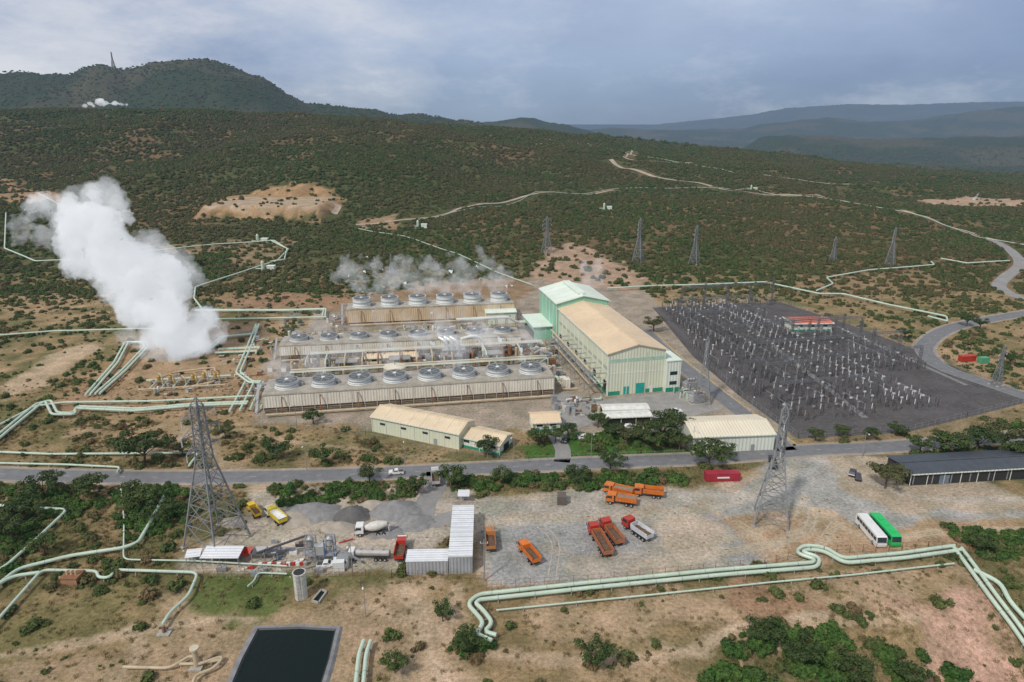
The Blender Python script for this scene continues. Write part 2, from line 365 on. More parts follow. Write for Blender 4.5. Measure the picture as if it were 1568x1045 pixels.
ca=me.color_attributes.new('Col','FLOAT_COLOR','POINT'); ca.data.foreach_set('color',np.concatenate([np.clip(C,0,1),np.ones((len(x),1))],1).ravel())
me.update(calc_edges=True); me.validate()
ground=bpy.data.objects.new('ground',me); scene.collection.objects.link(ground)
m,nt,o,p=base('ground_soil_and_grass')
at=nd(nt,'ShaderNodeAttribute',attribute_name='Col')
na=noise(nt,1.1,6,rough=.7); nb=noise(nt,.12,5); nc_=noise(nt,4.5,3)
c=mixc(nt,.8,at.outputs['Color'],ramp(nt,na.outputs[0],[(.34,(.55,.56,.50)),(.66,(1.42,1.39,1.37))]).outputs[0],'MULTIPLY')
c=mixc(nt,.7,c,ramp(nt,nb.outputs[0],[(.35,(.72,.77,.68)),(.65,(1.25,1.2,1.18))]).outputs[0],'MULTIPLY')
c=mixc(nt,.5,c,ramp(nt,nc_.outputs[0],[(.35,(.6,.6,.6)),(.6,(1.3,1.3,1.3))]).outputs[0],'MULTIPLY')
nt.links.new(c,p.inputs['Base Color']); p.inputs['Roughness'].default_value=1; p.inputs['Specular IOR Level'].default_value=.1
bp=nd(nt,'ShaderNodeBump'); bp.inputs['Distance'].default_value=.5; bp.inputs['Strength'].default_value=.7; nt.links.new(na.outputs[0],bp.inputs['Height']); nt.links.new(bp.outputs[0],p.inputs['Normal'])
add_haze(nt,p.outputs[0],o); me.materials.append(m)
# ---------------------------------------------------------------- roads
def strip(b,P,w,off,m,lo=None,hi=None):
    S=smoothline(P,3.); vs=[];fs=[]
    lo=-w/2 if lo is None else lo; hi=w/2 if hi is None else hi
    for i,q in enumerate(S):
        d=(S[min(i+1,len(S)-1)]-S[max(i-1,0)]).normalized(); nrm=Vector((-d.y,d.x,0))
        for k in range(3):
            pt=q+nrm*(lo+(hi-lo)*k/2); vs.append((pt.x,pt.y))
    a_=np.array(vs); zz=H(a_[:,0],a_[:,1])+off+np.maximum(0,a_[:,1]-400)*.0015
    vs=[(a_[i,0],a_[i,1],zz[i]) for i in range(len(vs))]
    for i in range(len(S)-1):
        for k in range(2): a=i*3+k; fs.append((a,a+1,a+4,a+3))
    b.add(vs,fs,m)
for n,w,mt,P in RW:
    b=MB()
    if mt is ASPH:
        strip(b,P,w+2.2,.012,M('road_shoulder',(.37,.30,.23),.95,.3,.3,dirt=(.2,.17,.12)))
        strip(b,P,w,.03,mt); strip(b,P,0,.036,PAINT,w/2-.30,w/2-.2); strip(b,P,0,.036,PAINT,-w/2+.2,-w/2+.30)
        S=smoothline(P,3.)
        for i in range(0,len(S)-1,3):
            q,r=S[i],S[i+1]; 
            if q.y<400 and q.y>0:
                d=(r-q).normalized()*1.6; nn=Vector((-d.y,d.x,0)).normalized()*.07
                b.add([(q-nn).to_tuple()[:2]+(.036,),(q+d-nn).to_tuple()[:2]+(.036,),(q+d+nn).to_tuple()[:2]+(.036,),(q+nn).to_tuple()[:2]+(.036,)],[(0,1,2,3)],PAINT)
    else: strip(b,P,w,.03,mt)
    b.obj(n)
TRK=M('tyre_track',(.46,.39,.31),.95,.3,.5,dirt=(.36,.33,.29))
b=MB()
for k,l in enumerate([[(1000,878),(1090,848),(1180,835),(1235,812),(1245,785)],[(1250,780),(1330,825),(1440,815),(1568,812)],[(820,800),(850,830),(845,885)],[(1130,800),(1200,850),(1240,850),(1280,800)]]):
    P=np.array([G(u,v) for u,v in l])
    for w_ in (-.9,.9): strip(b,P,0,.020+.003*k,TRK,w_-.14,w_+.14)
b.obj('tyre_tracks')
def sheet(name,pts,z,m,raw=False):
    b=MB(); P=pts if raw else [G(u,v) for u,v in pts]
    b.add([(p[0],p[1],z) for p in P],[tuple(range(len(P)))],m); 
    o=b.obj(name)
    if o.data.polygons[0].normal.z<0: o.data.flip_normals()
    return o
SUB=[(1000,472),(1060,467),(1195,463),(1300,497),(1400,535),(1480,570),(1568,603),(1590,612),(1480,640),(1390,662),(1290,668),(1222,672),(1130,605),(1060,545)]
sheet('switchyard_paving',SUB,.02,M('dark_gravel',(.086,.080,.080),.95,.35,.10,dirt=(.14,.126,.117)))
CONC=M('concrete',(.40,.38,.34),.9,.2,.3,dirt=(.25,.22,.18))
sheet('plant_apron',[(840,600),(930,612),(1045,598),(1110,625),(1050,640),(930,640),(862,665),(850,650)],.014,M('apron_concrete',(.31,.30,.285),.9,.2,.3,dirt=(.2,.18,.16)))
sheet('plant_apron',[(430,600),(800,585),(850,560),(800,520),(430,550)],.010,M('oily_concrete',(.19,.155,.125),.9,.35,.2,dirt=(.32,.27,.21)))
# ---------------------------------------------------------------- vegetation
def leafmat(name,ga,gb,br,dryamt,lo=.44,hi=.62):
    m,nt,o,p=base(name)
    oi=nd(nt,'ShaderNodeObjectInfo'); n=noise(nt,.0055,5); n2=noise(nt,1.3,3)
    c=ramp(nt,oi.outputs['Random'],[(0,ga),(.5,gb),(.75,ga),(.93,br)]).outputs[0]
    r=ramp(nt,n.outputs[0],[(lo,(0,0,0)),(hi,(dryamt,)*3)]); c=mixc(nt,r.outputs[0],c,br)
    c=mixc(nt,.8,c,ramp(nt,n2.outputs[0],[(.3,(.5,.5,.5)),(.7,(1.6,1.55,1.3))]).outputs[0],'MULTIPLY')
    nt.links.new(c,p.inputs['Base Color']); p.inputs['Roughness'].default_value=.75; p.inputs['Specular IOR Level'].default_value=.2
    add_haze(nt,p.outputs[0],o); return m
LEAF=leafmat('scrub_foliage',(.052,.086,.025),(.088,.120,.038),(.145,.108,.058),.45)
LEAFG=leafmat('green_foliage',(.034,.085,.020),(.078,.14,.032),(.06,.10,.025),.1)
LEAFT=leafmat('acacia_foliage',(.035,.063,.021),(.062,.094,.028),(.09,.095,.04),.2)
BARK=M('bark',(.12,.09,.065),.9)
def leaves(b,cs,n,ls,m,r):
    for i in range(n):
        c,rr,fl=r.choice(cs)
        th=r.uniform(0,2*math.pi); ph=math.asin(r.uniform(-.35,1)); k=rr*r.uniform(.72,1.12)
        d=Vector((math.cos(th)*math.cos(ph),math.sin(th)*math.cos(ph),math.sin(ph)))
        q=Vector(c)+Vector((d.x*k,d.y*k,d.z*k*fl))
        nn=(d+Vector((r.uniform(-1,1),r.uniform(-1,1),r.uniform(-.4,1)))*.8).normalized()
        a=nn.cross(Vector((r.uniform(-1,1),r.uniform(-1,1),.3))).normalized(); e=nn.cross(a); s=ls*r.uniform(.6,1.4)
        b.add([q-a*s-e*s*.6,q+a*s-e*s*.7,q+a*s*.8+e*s*.7,q-a*s*.7+e*s*.6],[(0,1,2,3)],m)
def blob(b,c,r0,fl,m,r,n=7,k=4):
    vs=[];fs=[]
    for j in range(k+1):
        ph=-.5+ (j/k)*(math.pi/2+.5)
        for i in range(n):
            th=2*math.pi*i/n; q=r0*r.uniform(.75,1.05)
            vs.append((c[0]+math.cos(th)*math.cos(ph)*q,c[1]+math.sin(th)*math.cos(ph)*q,c[2]+math.sin(ph)*q*fl))
    for j in range(k):
        for i in range(n): fs.append((j*n+i,j*n+(i+1)%n,(j+1)*n+(i+1)%n,(j+1)*n+i))
    b.add(vs,fs,m)
def mesh_only(b,name):
    me=bpy.data.meshes.new(name); me.from_pydata(b.v,[],b.f)
    for m in b.mats: me.materials.append(m)
    me.polygons.foreach_set('material_index',b.mi); me.update(); return me
def bushmesh(seed,mat,lo,n=330):
    r=random.Random(seed); b=MB(); cs=[]
    for i in range(lo):
        an=r.uniform(0,6.28); d=r.uniform(0,.62); rr=r.uniform(.3,.5)
        cs.append(((math.cos(an)*d,math.sin(an)*d,r.uniform(.15,.5)),rr,r.uniform(.7,1)))
    for c,rr,fl in cs: blob(b,c,rr*.8,fl,mat,r)
    leaves(b,cs,n,.085,mat,r); return mesh_only(b,'bush')
def mkcoll(name,mat,k,seed):
    col=bpy.data.collections.new(name)
    for i in range(k):
        o=bpy.data.objects.new('bush_variant_%02d'%i,bushmesh(seed+i,mat,3+i%4)); col.objects.link(o)
    return col
colS=mkcoll('scrub_bushes',LEAF,7,100); colG=mkcoll('green_bushes',LEAFG,5,200)
def scatter(name,pts,sc,rot,vid,col):
    me=bpy.data.meshes.new(name); me.vertices.add(len(pts)); me.vertices.foreach_set('co',pts.astype(np.float32).ravel())
    for nm,ty,arr in (('scl','FLOAT',sc.astype(np.float32)),('rotz','FLOAT',rot.astype(np.float32)),('vid','INT',vid.astype(np.int32))):
        a=me.attributes.new(nm,ty,'POINT'); a.data.foreach_set('value',arr)
    me.update(); o=bpy.data.objects.new(name,me); scene.collection.objects.link(o)
    ng=bpy.data.node_groups.new(name+'_gn','GeometryNodeTree')
    ng.interface.new_socket('Geometry',in_out='INPUT',socket_type='NodeSocketGeometry'); ng.interface.new_socket('Geometry',in_out='OUTPUT',socket_type='NodeSocketGeometry')
    gi=nd(ng,'NodeGroupInput'); go=nd(ng,'NodeGroupOutput'); ip=nd(ng,'GeometryNodeInstanceOnPoints'); ci=nd(ng,'GeometryNodeCollectionInfo')
    ci.inputs['Collection'].default_value=col; ci.inputs['Separate Children'].default_value=True; ci.inputs['Reset Children'].default_value=True
    ip.inputs['Pick Instance'].default_value=True
    def na(nm,dt):
        q=nd(ng,'GeometryNodeInputNamedAttribute',data_type=dt); q.inputs['Name'].default_value=nm; return q.outputs['Attribute']
    cz=nd(ng,'ShaderNodeCombineXYZ'); ng.links.new(na('rotz','FLOAT'),cz.inputs[2])
    s1=nd(ng,'ShaderNodeCombineXYZ'); sa=na('scl','FLOAT')
    for k in range(3): ng.links.new(sa,s1.inputs[k])
    ng.links.new(gi.outputs[0],ip.inputs['Points']); ng.links.new(ci.outputs[0],ip.inputs['Instance']); ng.links.new(na('vid','INT'),ip.inputs['Instance Index'])
    ng.links.new(cz.outputs[0],ip.inputs['Rotation']); ng.links.new(s1.outputs[0],ip.inputs['Scale']); ng.links.new(ip.outputs[0],go.inputs[0])
    md=o.modifiers.new('scatter','NODES'); md.node_group=ng; return o
KEEP=[np.array([G(u,v) for u,v in q]) for q in [SUB,[(330,1070),(385,940),(545,945),(510,1070)],[(560,610),(740,625),(800,665),(775,705),(560,670)],[(1030,640),(1190,640),(1195,695),(1050,700)],[(1365,705),(1650,700),(1650,750),(1380,755)],[(280,830),(380,830),(380,875),(280,875)]]]
def vegmask(x,y):
    clump=fbm(x,y,22,61,3)
    near=.14+ss(.40,.62,clump)*.7
    far=.5+.5*ss(.34,.5,fbm(x,y,45,91,3))
    d=near+(far-near)*ss(345,430,y)
    for P,c,f,v in ZW:
        sd=sdist(P,x,y)+(fbm(x,y,8,77,2)-.5)*f*2; d=np.where(sd>-1,np.minimum(d,v*1.0),d)
    for P in DENSE: d=np.where(sdist(P,x,y)>0,1.3,d)
    for n,w,mt,P in RW: d=np.where(ldist(P,x,y)<w/2+1.8+np.clip((y-450)*.012,0,8),0,d)
    for P in KEEP: d=np.where(sdist(P,x,y)>-2,0,d)
    return d
def cand(N,y0,y1):
    yy=np.sqrt(rng.uniform(y0*y0,y1*y1,N)); xx=rng.uniform(-.92,.92,N)*(yy+25); return xx,yy
x1,y1=cand(46000,85,420); d=vegmask(x1,y1); k=rng.random(len(x1))<d*.52; x1,y1=x1[k],y1[k]
s1=.45+rng.uniform(0,1.,len(x1))**2.3*2.4
x2,y2=cand(185000,400,1650); d=vegmask(x2,y2); k=rng.random(len(x2))<d; x2,y2=x2[k],y2[k]; s2=rng.uniform(1.4,3.8,len(x2))*(1+np.clip((y2-600)/2200,0,.5))
x3,y3=cand(30000,1600,4200); s3=rng.uniform(4.,9,len(x3))
for nm,xx,yy,sc in (('foreground_bushes',x1,y1,s1),('hillside_bushes',np.concatenate([x2,x3]),np.concatenate([y2,y3]),np.concatenate([s2,s3]))):
    zz=H(xx,yy)-sc*.12
    scatter(nm,np.stack([xx,yy,zz],1),sc,rng.uniform(0,6.28,len(xx)),rng.integers(0,7,len(xx)),colS)
gx=[];gy=[];gs=[]
for P in DENSE:
    a=P.min(0);c=P.max(0); n=int((c[0]-a[0])*(c[1]-a[1])/2.4)
    xx=rng.uniform(a[0],c[0],n);yy=rng.uniform(a[1],c[1],n); k=(sdist(P,xx,yy)+(fbm(xx,yy,6,8,2)-.5)*6>0)&(fbm(xx,yy,9,5,3)>.36)
    for n_,w,mt,Q in RW: k&=ldist(Q,xx,yy)>w/2+2.2
    for Q in KEEP: k&=sdist(Q,xx,yy)<-2
    gx.append(xx[k]);gy.append(yy[k])
gx=np.concatenate(gx);gy=np.concatenate(gy);gs=rng.uniform(.9,2.6,len(gx))*np.where((gx>0)&(gy<118),1.25,1)
scatter('green_shrubs',np.stack([gx,gy,H(gx,gy)-.15],1),gs,rng.uniform(0,6.28,len(gx)),rng.integers(0,5,len(gx)),colG)
def tuft(seed):
    r=random.Random(seed); b=MB(); gm=M('dry_grass',(.26,.205,.10),.9,.3,.3)
    for i in range(26):
        an=r.uniform(0,6.28);rr=r.uniform(0,.5);h=r.uniform(.2,.5); q=Vector((math.cos(an)*rr,math.sin(an)*rr,0)); t=Vector((r.uniform(-.3,.3),r.uniform(-.3,.3),h)); w=Vector((math.sin(an),-math.cos(an),0))*.06
        b.add([q-w,q+w,q+t],[(0,1,2)],gm)
    return mesh_only(b,'tuft')
colT=bpy.data.collections.new('tufts')
for i in range(4): colT.objects.link(bpy.data.objects.new('tuft_variant_%d'%i,tuft(i)))
xx,yy=cand(46000,85,260); d=vegmask(xx,yy); k=rng.random(len(xx))<d*1.2; xx,yy=xx[k],yy[k]
scatter('dry_grass_tufts',np.stack([xx,yy,H(xx,yy)],1),rng.uniform(.6,1.7,len(xx)),rng.uniform(0,6.28,len(xx)),rng.integers(0,4,len(xx)),colT)
def treemesh(seed):
    r=random.Random(seed); b=MB(); cs=[]
    top=Vector((r.uniform(-.05,.05),r.uniform(-.05,.05),.42)); b.cyl((0,0,-.05),top,.035,BARK,7,.022)
    for i in range(9):
        an=i*2.4+r.uniform(-.3,.3); d=r.uniform(.15,.52); e=Vector((math.cos(an)*d,math.sin(an)*d,r.uniform(.62,.85)))
        mid=top.lerp(e,.5)+Vector((0,0,-.04)); b.cyl(top*r.uniform(.75,1),mid,.016,BARK,5,.011); b.cyl(mid,e,.011,BARK,5,.005)
        rr=r.uniform(.14,.23); cs.append((e,rr,.55))
        if r.random()<.6: cs.append((mid+Vector((math.cos(an)*.1,math.sin(an)*.1,.08)),rr*.7,.6))
    for c,rr,fl in cs: blob(b,c,rr*.58,fl,LEAFT,r,6,3)
    leaves(b,cs,1700,.024,LEAFT,r); return mesh_only(b,'acacia_tree')
TM=[treemesh(i+31) for i in range(5)]
for i,(u,v,h) in enumerate([(222,712,12),(425,705,7),(495,712,7),(1012,680,11),(1033,668,10),(1000,690,8),(935,672,7),(825,682,7),(742,700,7),(1085,718,10),(935,722,7),(1355,748,9),(1408,695,7),(1450,700,9),(1495,695,10),(1530,690,11),(1555,705,9),(690,748,8),(770,742,6),(140,765,8),(70,762,8),(215,780,9),(1248,675,5),(1290,672,5),(1332,675,5),(1372,668,5),(715,1003,6),(910,1020,6.5),(678,952,4.5),(480,650,6),(345,672,6),(565,740,6),(640,755,6),(1110,706,6),(985,672,7),(915,655,6),(1001,508,9),(1385,520,7),(1480,500,7),(520,440,8),(310,415,8),(280,700,6),(180,690,6),(20,830,8),(70,850,6),(1170,980,6),(1230,1000,7),(1310,1015,7),(605,1030,5),(1405,1020,6),(880,742,6),(1545,560,7),(1500,505,7),(1040,690,7),(870,672,6),(850,678,6),(960,680,7),(1500,845,6),(1440,690,8),(40,800,8),(245,800,7)]):
    xx,yy=G(u,v); link('acacia_tree',TM[i%5],(xx,yy,hz(xx,yy)),random.uniform(0,6.28),(h*1.05,h*1.05,h*.9))
# ---------------------------------------------------------------- plant colours
CREAM=M('cream_cladding',(.74,.70,.60),.6,.10,.15,rib=1.0,ribaxis=2,dirt=(.64,.59,.49),streak=.35); MINT=M('mint_cladding',(.67,.69,.53),.55,.08,.1,rib=1.2,ribaxis=2,streak=.12); MINT2=M('pale_mint_cladding',(.71,.75,.65),.55,.08,.1,rib=1.2,ribaxis=2,streak=.12)
GREENW=M('green_cladding',(.27,.54,.40),.55,.1,.1,rib=1.2,ribaxis=2,streak=.1); TRIM=M('green_trim',(.03,.27,.17),.5); ROOFT=M('tan_roof_sheet',(.74,.57,.38),.6,.12,.06,rib=1.0,ribaxis=1,dirt=(.63,.49,.35)); ROOFTX=M('tan_roof_sheet_x',(.75,.61,.42),.6,.12,.08,rib=1.0,ribaxis=0,dirt=(.63,.50,.36))
ROOFM=M('mint_roof_sheet',(.72,.81,.71),.55,.1,.08,rib=1.0,ribaxis=1); WHITE=M('white_paint',(.74,.74,.72),.5,.08,.4); DARK=M('dark_opening',(.03,.03,.03),.8); GLASS=M('window_glass',(.03,.045,.055),.12,.1); STEEL=M('galvanised_steel',(.34,.35,.36),.5,.15,.5,metal=.3)
RUST=M('rusty_steel',(.25,.12,.06),.8,.3,.5); BROWN=M('brown_louvre',(.15,.11,.075),.85,.3,.4); PIPE=M('mint_pipe_cladding',(.50,.62,.50),.45,.12,.25,dirt=(.48,.49,.41)); PIPEY=M('cream_pipe',(.52,.42,.28),.6,.2,.4); SILV=M('aluminium_cladding',(.6,.6,.59),.35,.12,.3,metal=.5)
ORANGE=M('orange_paint',(.68,.17,.02),.45,.2,.8,dirt=(.45,.25,.12)); RED=M('red_paint',(.45,.045,.03),.45,.15,.8); YEL=M('yellow_paint',(.66,.45,.04),.45,.15,.8); TYRE=M('tyre_rubber',(.025,.025,.027),.9); CHAS=M('chassis',(.06,.06,.065),.7); BLUE=M('blue_paint',(.04,.13,.35),.5); GREENB=M('bright_green_paint',(.02,.50,.13),.35,.05)
# ---------------------------------------------------------------- main turbine hall
A=(36.3,241.5); ang=math.radians(12.5)
b=MB(); Wd=23.; L1=66.; L2=97.
def gable_y(b,x0,x1,y0,y1,ze,zr,wall,roof,over=.7,ribs=6.):
    xm=(x0+x1)/2
    b.add([(x0,y0,0),(x1,y0,0),(x1,y0,ze),(xm,y0,zr),(x0,y0,ze),(x0,y1,0),(x1,y1,0),(x1,y1,ze),(xm,y1,zr),(x0,y1,ze)],[(0,1,2,3,4),(9,8,7,6,5),(0,4,9,5),(1,6,7,2)],wall)
    sl=(zr-ze)/(xm-x0); 
    for sgn,xe in ((-1,x0-over),(1,x1+over)):
        zb=ze-sl*over+.05
        b.add([(xe,y0-over,zb),(xm,y0-over,zr+.05),(xm,y1+over,zr+.05),(xe,y1+over,zb),(xe,y0-over,zb+.25),(xm,y0-over,zr+.3),(xm,y1+over,zr+.3),(xe,y1+over,zb+.25)],[(0,3,2,1),(4,5,6,7),(0,1,5,4),(2,3,7,6),(3,0,4,7)],roof)
        b.box(xe-.12,y0-over,zb-.3,xe+.12,y1+over,zb+.22,MINT2)
        k=int((y1-y0)/ribs)
        for i in range(k+1): yy=y0+(y1-y0)*i/k; b.beam((xe,yy,zb+.29),(xm,yy,zr+.34),.14,M('pale_seam',(.74,.64,.48)),.1)
    b.box(xm-.35,y0-over,zr+.25,xm+.35,y1+over,zr+.42,roof)
gable_y(b,0,Wd,0,L1,17.0,19.8,MINT,ROOFT)
gable_y(b,-1.0,Wd+1,L1+.01,L2,19.4,22.4,GREENW,ROOFM)
b.box(Wd/2-1.6,L1+3,22.7,Wd/2+1.6,L2-3,23.6,ROOFM); b.box(Wd/2-1.3,L1+3.3,22.1,Wd/2+1.3,L2-3.3,22.8,DARK)
for z0,z1,m_ in ((0,1.6,TRIM),(6.1,6.5,MINT2),(15.9,16.7,MINT2)): b.box(-.05,.1,z0,-.003,L1-.1,z1,m_)
for i in range(12):
    yy=i*6.; b.box(-.28,yy,0,-.06,yy+.35,16.6,MINT2)
for i in range(11):
    yy=i*6.+1.2; b.box(-.12,yy,10.,-.06,yy+3.8,11.3,M('grey_louvre',(.42,.45,.38)) )
    if i%2==0: b.box(-.12,yy+.2,1.7,-.06,yy+3.2,5.4,DARK)
b.box(-1.07,L1+.5,0,-1.003,L2,3,TRIM)
for i in range(6): b.box(-1.25,L1+i*6.1,0,-1.08,L1+i*6.1+.4,19.0,MINT2)
b.box(.2,-.06,13.2,Wd-.2,-.003,14.6,M('faded_green_band',(.40,.56,.44))); b.box(.2,-.08,8.6,Wd-.2,-.003,8.9,MINT2)
b.box(.2,-.07,0,5.,-.003,1.6,TRIM); b.box(15.5,-.07,0,Wd-.1,-.003,1.6,TRIM)
b.box(6.5,-.1,0,8.7,-.003,3.2,M('teal_door',(.02,.35,.30))); b.box(11.5,-.12,0,15,-.003,4.2,M('teal_door',(.02,.35,.30))); b.box(17.2,-.1,0,18.5,-.003,2.4,WHITE)
for q in (0,7.5,15.2,22.7): b.box(q,-.16,0,q+.22,-.09,16.8,MINT2)
b.box(Wd+.01,-1.5,0,Wd+6,16,12.6,MINT2); b.box(Wd-.1,-1.8,12.62,Wd+6.3,16.3,12.95,ROOFM); b.box(Wd+.2,-1.57,0,Wd+5.8,-1.503,1.8,TRIM); b.box(Wd+1.6,-1.6,7,Wd+4.6,-1.51,8.4,GLASS); b.box(Wd+1.6,-1.6,3,Wd+4.6,-1.51,4.4,GLASS)
b.box(Wd+.01,16.01,0,Wd+5,60,8.0,MINT); b.box(Wd,16.2,8.02,Wd+5.3,60.3,8.3,ROOFM)
b.box(-11,L1+6,6.6,-1.1,L2-2,7.0,ROOFM); b.box(-10,L1+7,0,-1.1,L2-3,6.5,GREENW); b.box(-10.06,L1+8,.2,-10.003,L2-5,4,DARK)
for q in range(9):
    b.box(-7,1+q*6,0,-6.7,1.3+q*6,9,STEEL); b.beam((-7,1+q*6,9),(-.3,1+q*6,9),.3,STEEL)
    b.beam((-7,1+q*6,5),(-.3,1+q*6,5),.3,STEEL)
b.beam((-6.9,1,9),(-6.9,49,9),.3,STEEL); b.beam((-6.9,1,5),(-6.9,49,5),.4,PIPEY); b.tube([(-5,-1,6),(-5,60,6)],.4,SILV); b.tube([(-3.5,-1,6),(-3.5,60,6)],.3,PIPE); b.tube([(-6,4,9.4),(-6,58,9.4)],.45,PIPEY)
b.obj('turbine_hall',A,ang)
# ---------------------------------------------------------------- cooling towers
def cooling(name,pa,pb,Wt,Hh,nf,rf,hf,wallm,lower,flo,foff=.5):
    L,a=frame(pa,pb); b=MB()
    b.box(.3,.3,0,L-.3,Wt-.3,Hh-.3,BROWN)
    zl=Hh*lower
    b.box(0,0,zl,L,Wt,Hh,wallm)
    b.box(-.2,-.2,Hh+.003,L+.2,Wt+.2,Hh+.25,M('stained_deck',(.40,.37,.32),.9,.3,.25,dirt=(.22,.19,.15)))
    b.box(-.1,-.12,0,L+.1,.3-.003,.7,CONC)
    k=max(2,int(L/4.4))
    for i in range(k+1):
        xx=L*i/k; b.box(xx-.09,-.1,.7,xx+.09,-.003,Hh-.05,M('pale_frame',(.60,.56,.47),.7,.2,.3)); 
    n=int((zl-.8)/.55)
    for j in range(n): b.box(.1,.02,.8+j*.55,L-.1,.28,.95+j*.55,M('louvre_slat',(.30,.25,.19),.8,.3,.3))
    for zz in (.6,1.1):
        for yy in (-.1,Wt+.1): b.beam((0,yy,Hh+.25+zz),(L,yy,Hh+.25+zz),.06,M('yellowish_rail',(.5,.45,.25)))
    for i in range(0,int(L/2.2)): b.beam((i*2.2,-.1,Hh+.25),(i*2.2,-.1,Hh+1.4),.06,MC['yellowish_rail'])
    for i in range(nf):
        cx=L*(i+flo)/(nf-1+2*flo) ; cy=Wt*foff; z=Hh+.25
        b.lathe((cx,cy,z),(cx,cy,z+hf),[(0,rf*1.06),(.35,rf*.97),(1,rf*1.0),(1.0,rf*.93),(.5,rf*.9)],M('fan_stack_grp',(.70,.73,.72),.5,.15,.4,dirt=(.54,.54,.5)),28)
        for t in (.15,.55,.97): b.cyl((cx,cy,z+hf*t),(cx,cy,z+hf*t+.12),rf*1.04,STEEL,28)
        zz=z+hf+.006; b.cyl((cx,cy,zz-.3),(cx,cy,z+hf*1.0+.14),rf*.88,M('fan_throat',(.11,.12,.13)),24)
        for q in range(7):
            an=q*6.283/7+i; b.beam((cx,cy,zz+.2),(cx+math.cos(an)*rf*.82,cy+math.sin(an)*rf*.82,zz+.2),.4,M('fan_blade',(.27,.29,.29)),.06)
        b.cyl((cx,cy,zz+.1),(cx,cy,zz+.45),rf*.16,WHITE,10); b.box(cx+rf+.3,cy-.6,z,cx+rf+1.5,cy+.6,z+1,STEEL)
    b.tube([(1,-2.,1.1),(L-1,-2.,1.1)],.4,PIPEY)
    for i in range(nf):
        xx=L*(i+.5)/nf; b.tube([(xx,-2.,1.1),(xx,-2.,2.2),(xx,-1.0,Hh-.8),(xx,-.1,Hh-.8)],.2,RUST,6)
    for i in range(6): b.beam((-3.2,2+i*1.6,i*Hh/6),(-3.2,3.6+i*1.6,(i+1)*Hh/6),.9,STEEL,.12)
    b.box(-3.8,11.6,Hh-.1,-.1,13.5,Hh,STEEL)
    for q in (2,6,11.6): b.beam((-3.6,q,0),(-3.6,q,Hh),.15,STEEL)
    return b.obj(name,pa,a)
cooling('cooling_tower',G(405,637),G(848,607),16,7.6,8,4.3,2.3,CREAM,.38,.58)
cooling('cooling_tower',G(430,554),G(797,538),14,7.0,8,4.0,1.5,CREAM,.38,.55,.6)
cooling('cooling_tower',G(533,500),G(787,489),13,8.6,6,4.5,4.2,M('tan_cladding',(.60,.46,.30),.7,.12,.2,rib=1,ribaxis=2,streak=.3),.2,.5)
# ---------------------------------------------------------------- process plant between the towers
b=MB(); fr=random.Random(5)
pa=G(440,590); pb=G(850,565); L,aa=frame(pa,pb)
def rack(b,x0,x1,y,z,npipe,mats,step=5.):
    n=int((x1-x0)/step)
    for i in range(n+1):
        xx=x0+i*step
        for q in (0,npipe*.75): b.beam((xx,y+q,0),(xx,y+q,z),.22,STEEL)
        b.beam((xx,y,z-.3),(xx,y+npipe*.75,z-.3),.25,STEEL)
    for k in range(npipe): b.tube([(x0-1,y+.3+k*.75,z),(x1+1,y+.3+k*.75,z)],.26,mats[k%len(mats)],7)
rack(b,2,L-4,2,4.2,6,[PIPE,PIPEY,SILV,RUST]); rack(b,8,L-2,20,5.5,5,[SILV,PIPEY,PIPE])
for i in range(13):
    xx=6+i*7.6+fr.uniform(-1,1); 
    b.tube([(xx,1.6,4.2),(xx,1.6,1.2),(xx,10,1.2),(xx,10,5.4),(xx,20,5.4)],.35,fr.choice([PIPE,PIPEY,SILV,RUST]))
for i in range(130):
    xx=fr.uniform(0,L-2); yy=fr.uniform(6,27); hh=fr.uniform(1,4.6); ww=fr.uniform(.6,2.6)
    k=fr.random(); mt=fr.choice([PIPEY,SILV,WHITE,STEEL,CREAM,RUST,CONC,PIPEY,RUST])
    if k<.4: b.box(xx,yy,0,xx+ww,yy+ww*.8,hh,mt); b.box(xx+.2,yy+.2,hh,xx+ww*.5,yy+ww*.5,hh+.5,STEEL)
    elif k<.7: b.cyl((xx,yy,0),(xx,yy,hh),ww*.4,mt,12); b.cyl((xx,yy,hh),(xx,yy,hh+.3),ww*.4,mt,12,.1)
    else: b.cyl((xx,yy,1.4),(xx+ww*2,yy,1.4),ww*.35,mt,12); b.box(xx+.3,yy-.3,0,xx+.6,yy+.3,1.2,CONC); b.box(xx+ww*1.5,yy-.3,0,xx+ww*1.5+.3,yy+.3,1.2,CONC)
for xx in (18,40,62,80):
    b.box(xx,11,4.0,xx+9,17,4.2,STEEL)
    for px in (xx,xx+8.8):
        for py in (11,16.8): b.beam((px,py,0),(px,py,4),.25,STEEL)
    for zz in (4.8,5.3): b.beam((xx,11,zz),(xx+9,11,zz),.06,YEL); b.beam((xx,17,zz),(xx+9,17,zz),.06,YEL)
b.obj('process_piping_plant',pa,aa)
def place(u,v,z=0): x_,y_=G(u,v,z); return (x_,y_,0)
